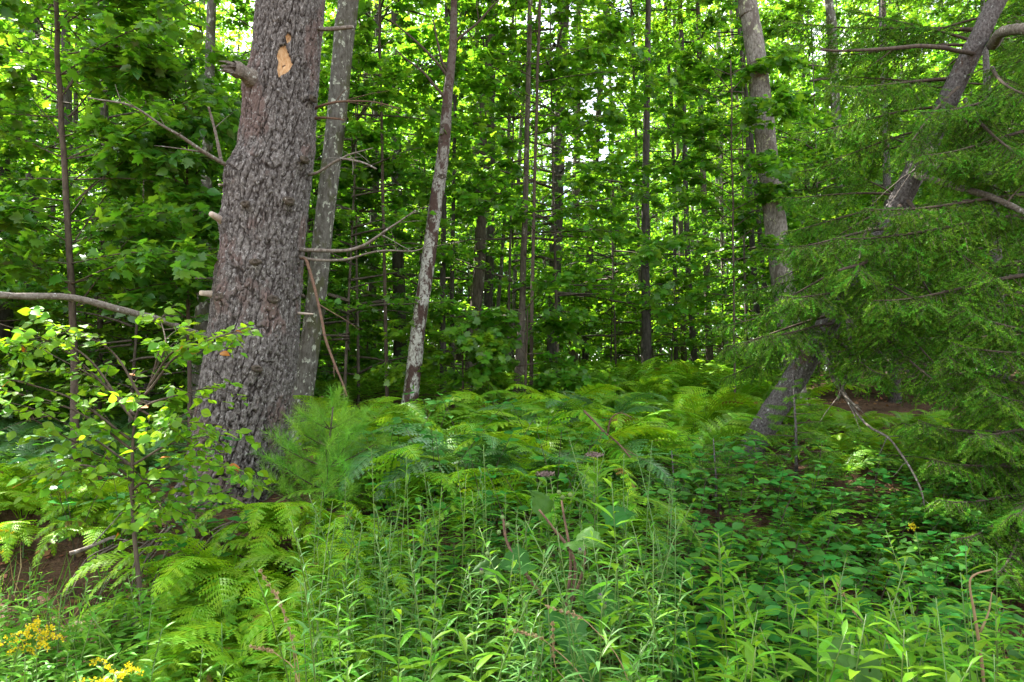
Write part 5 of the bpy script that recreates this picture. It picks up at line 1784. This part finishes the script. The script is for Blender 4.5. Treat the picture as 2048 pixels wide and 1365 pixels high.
# ------------------------------------------------------------------ the bank: stones, roots, fallen sticks
def boulder(px, py, Y, r, label, sq=(1, 0.8, 0.6)):
    c = at(px, py, Y)
    c[2] = float(ground_h(c[0], c[1])) + r * 0.1
    g = Geo()
    n, m = 14, 22
    tt, pp = np.meshgrid(np.linspace(0.02, math.pi - 0.02, n), np.arange(m) / m * 6.283, indexing='ij')
    d = np.stack([np.sin(tt) * np.cos(pp), np.sin(tt) * np.sin(pp), np.cos(tt)], -1)
    w = 0.65 + 0.7 * fbm(d * 1.4 + px, 3)
    i, j = np.meshgrid(np.arange(n - 1), np.arange(m), indexing='ij')
    q = np.stack([i * m + j, (i + 1) * m + j, (i + 1) * m + (j + 1) % m, i * m + (j + 1) % m], -1).reshape(-1, 4)
    g.add((d * w[..., None] * r * np.array(sq)).reshape(-1, 3), quads=q)
    tag(g.build('rock', M_rock, None, smooth=False, loc=c), label, 'rock')


boulder(320, 1190, 4.0, 0.17, 'grey mossy rock set in the bank behind the thin sapling stem', (1.2, 0.7, 0.8))
#boulder(45, 1110, 4.3, 0.18, 'grey rock in the soil at the left end of the bank')
#boulder(255, 1245, 3.6, 0.14, 'small grey rock at the foot of the bank')
for k, (pts, w) in enumerate([([(330, 1060, 4.5), (300, 1110, 4.2), (270, 1180, 3.95)], 5), ([(345, 1080, 4.4), (330, 1130, 4.1), (300, 1210, 3.9)], 4), ([(310, 1090, 4.3), (285, 1140, 4.1), (262, 1200, 3.85)], 3), ([(355, 1100, 4.3), (345, 1150, 4.1), (320, 1230, 3.85)], 5),
                              ([(400, 1030, 4.6), (370, 1090, 4.3), (340, 1120, 4.1)], 4), ([(290, 1080, 4.3), (240, 1130, 4.1), (200, 1190, 3.9)], 3), ([(470, 1050, 4.6), (420, 1070, 4.4), (380, 1110, 4.2)], 3), ([(240, 1080, 4.4), (170, 1130, 4.2), (130, 1200, 3.95)], 4)]):
    for m in range(2):
        limb('root', [(a + random.uniform(-14, 14), b + random.uniform(-10, 10), c - 0.1) for a, b, c in pts], w, w * 0.4, M_root, pine, pine_base, n=12, amp=0.03, seed=k * 5 + m, sides=5)
for pts, w, lab, mt in [([(140, 1108, 4.2), (185, 1092, 4.25), (232, 1075, 4.3)], 9, 'bleached fallen stick lying along the bank edge', M_deadwood), ([(1168, 822, 6.0), (1205, 860, 5.8), (1240, 890, 5.6), (1262, 915, 5.5)], 5, 'forked dark dead branch sticking out of the ferns', M_brownwood)]:
    A = at(*pts[1])
    t = thing('fallen_branch', lab, 'dead branch', A)
    limb('branch', pts, w, w * 0.6, mt, t, A, twigs=3, n=16, amp=0.012, seed=3)
    if 'forked' in lab:
        limb('branch', [(1215, 868, 5.75), (1222, 838, 5.7), (1240, 826, 5.65), (1262, 835, 5.6)], 4, 2, mt, t, A, twigs=1, n=12, amp=0.01, seed=5)

# ------------------------------------------------------------------ finish the labels
LAND.update({'the big pine': (pine_base[0], pine_base[1]), 'the young pine': (yp[0], yp[1]), 'the white-barked tree': (borg[0], borg[1]), 'the lichened grey trunk': (gorg[0], gorg[1]), 'the pale mottled trunk': (eorg[0], eorg[1]),
             "the leaning spruce's foot": (sorg[0], sorg[1]), 'the burdock': (bx, 3.25), 'the round-leaved sapling': (at_px(275, HY), HY), 'the bushy spruce seedling': (at_px(1430, 5.2), 5.2), 'the forked dead branch': (at_px(1220, 5.7), 5.7),
             'the left-edge dark trunk': (at_px(12, 11), 11), 'the lone dark trunk': (at_px(1294, 14), 14), 'the thickest dark trunk': (at_px(1102, 16), 16), 'the right-edge spruce': (at_px(2150, 5.6), 5.6), 'the golden dry stem': (at_px(1965, 2.5), 2.5),
             'the largest yellow plume': (at_px(222, 2.55), 2.55), 'the tallest bright weed': (at_px(1240, 2.75), 2.75), 'the huge dock leaf': (at_px(1700, 2.45), 2.45), 'the tan grass stalk': (at_px(590, 2.6), 2.6), 'the dead-looking pine': (at_px(1172, 21), 21),
             'the pale far-row trunk': (at_px(1452, 24), 24), 'the trunk hidden by the pine': (at_px(400, 9.5), 9.5), 'the straight left-quarter trunk': (at_px(140, 17), 17), 'the slim leaf-hung maple': (at_px(775, 9.4), 9.4)})
finish_labels()
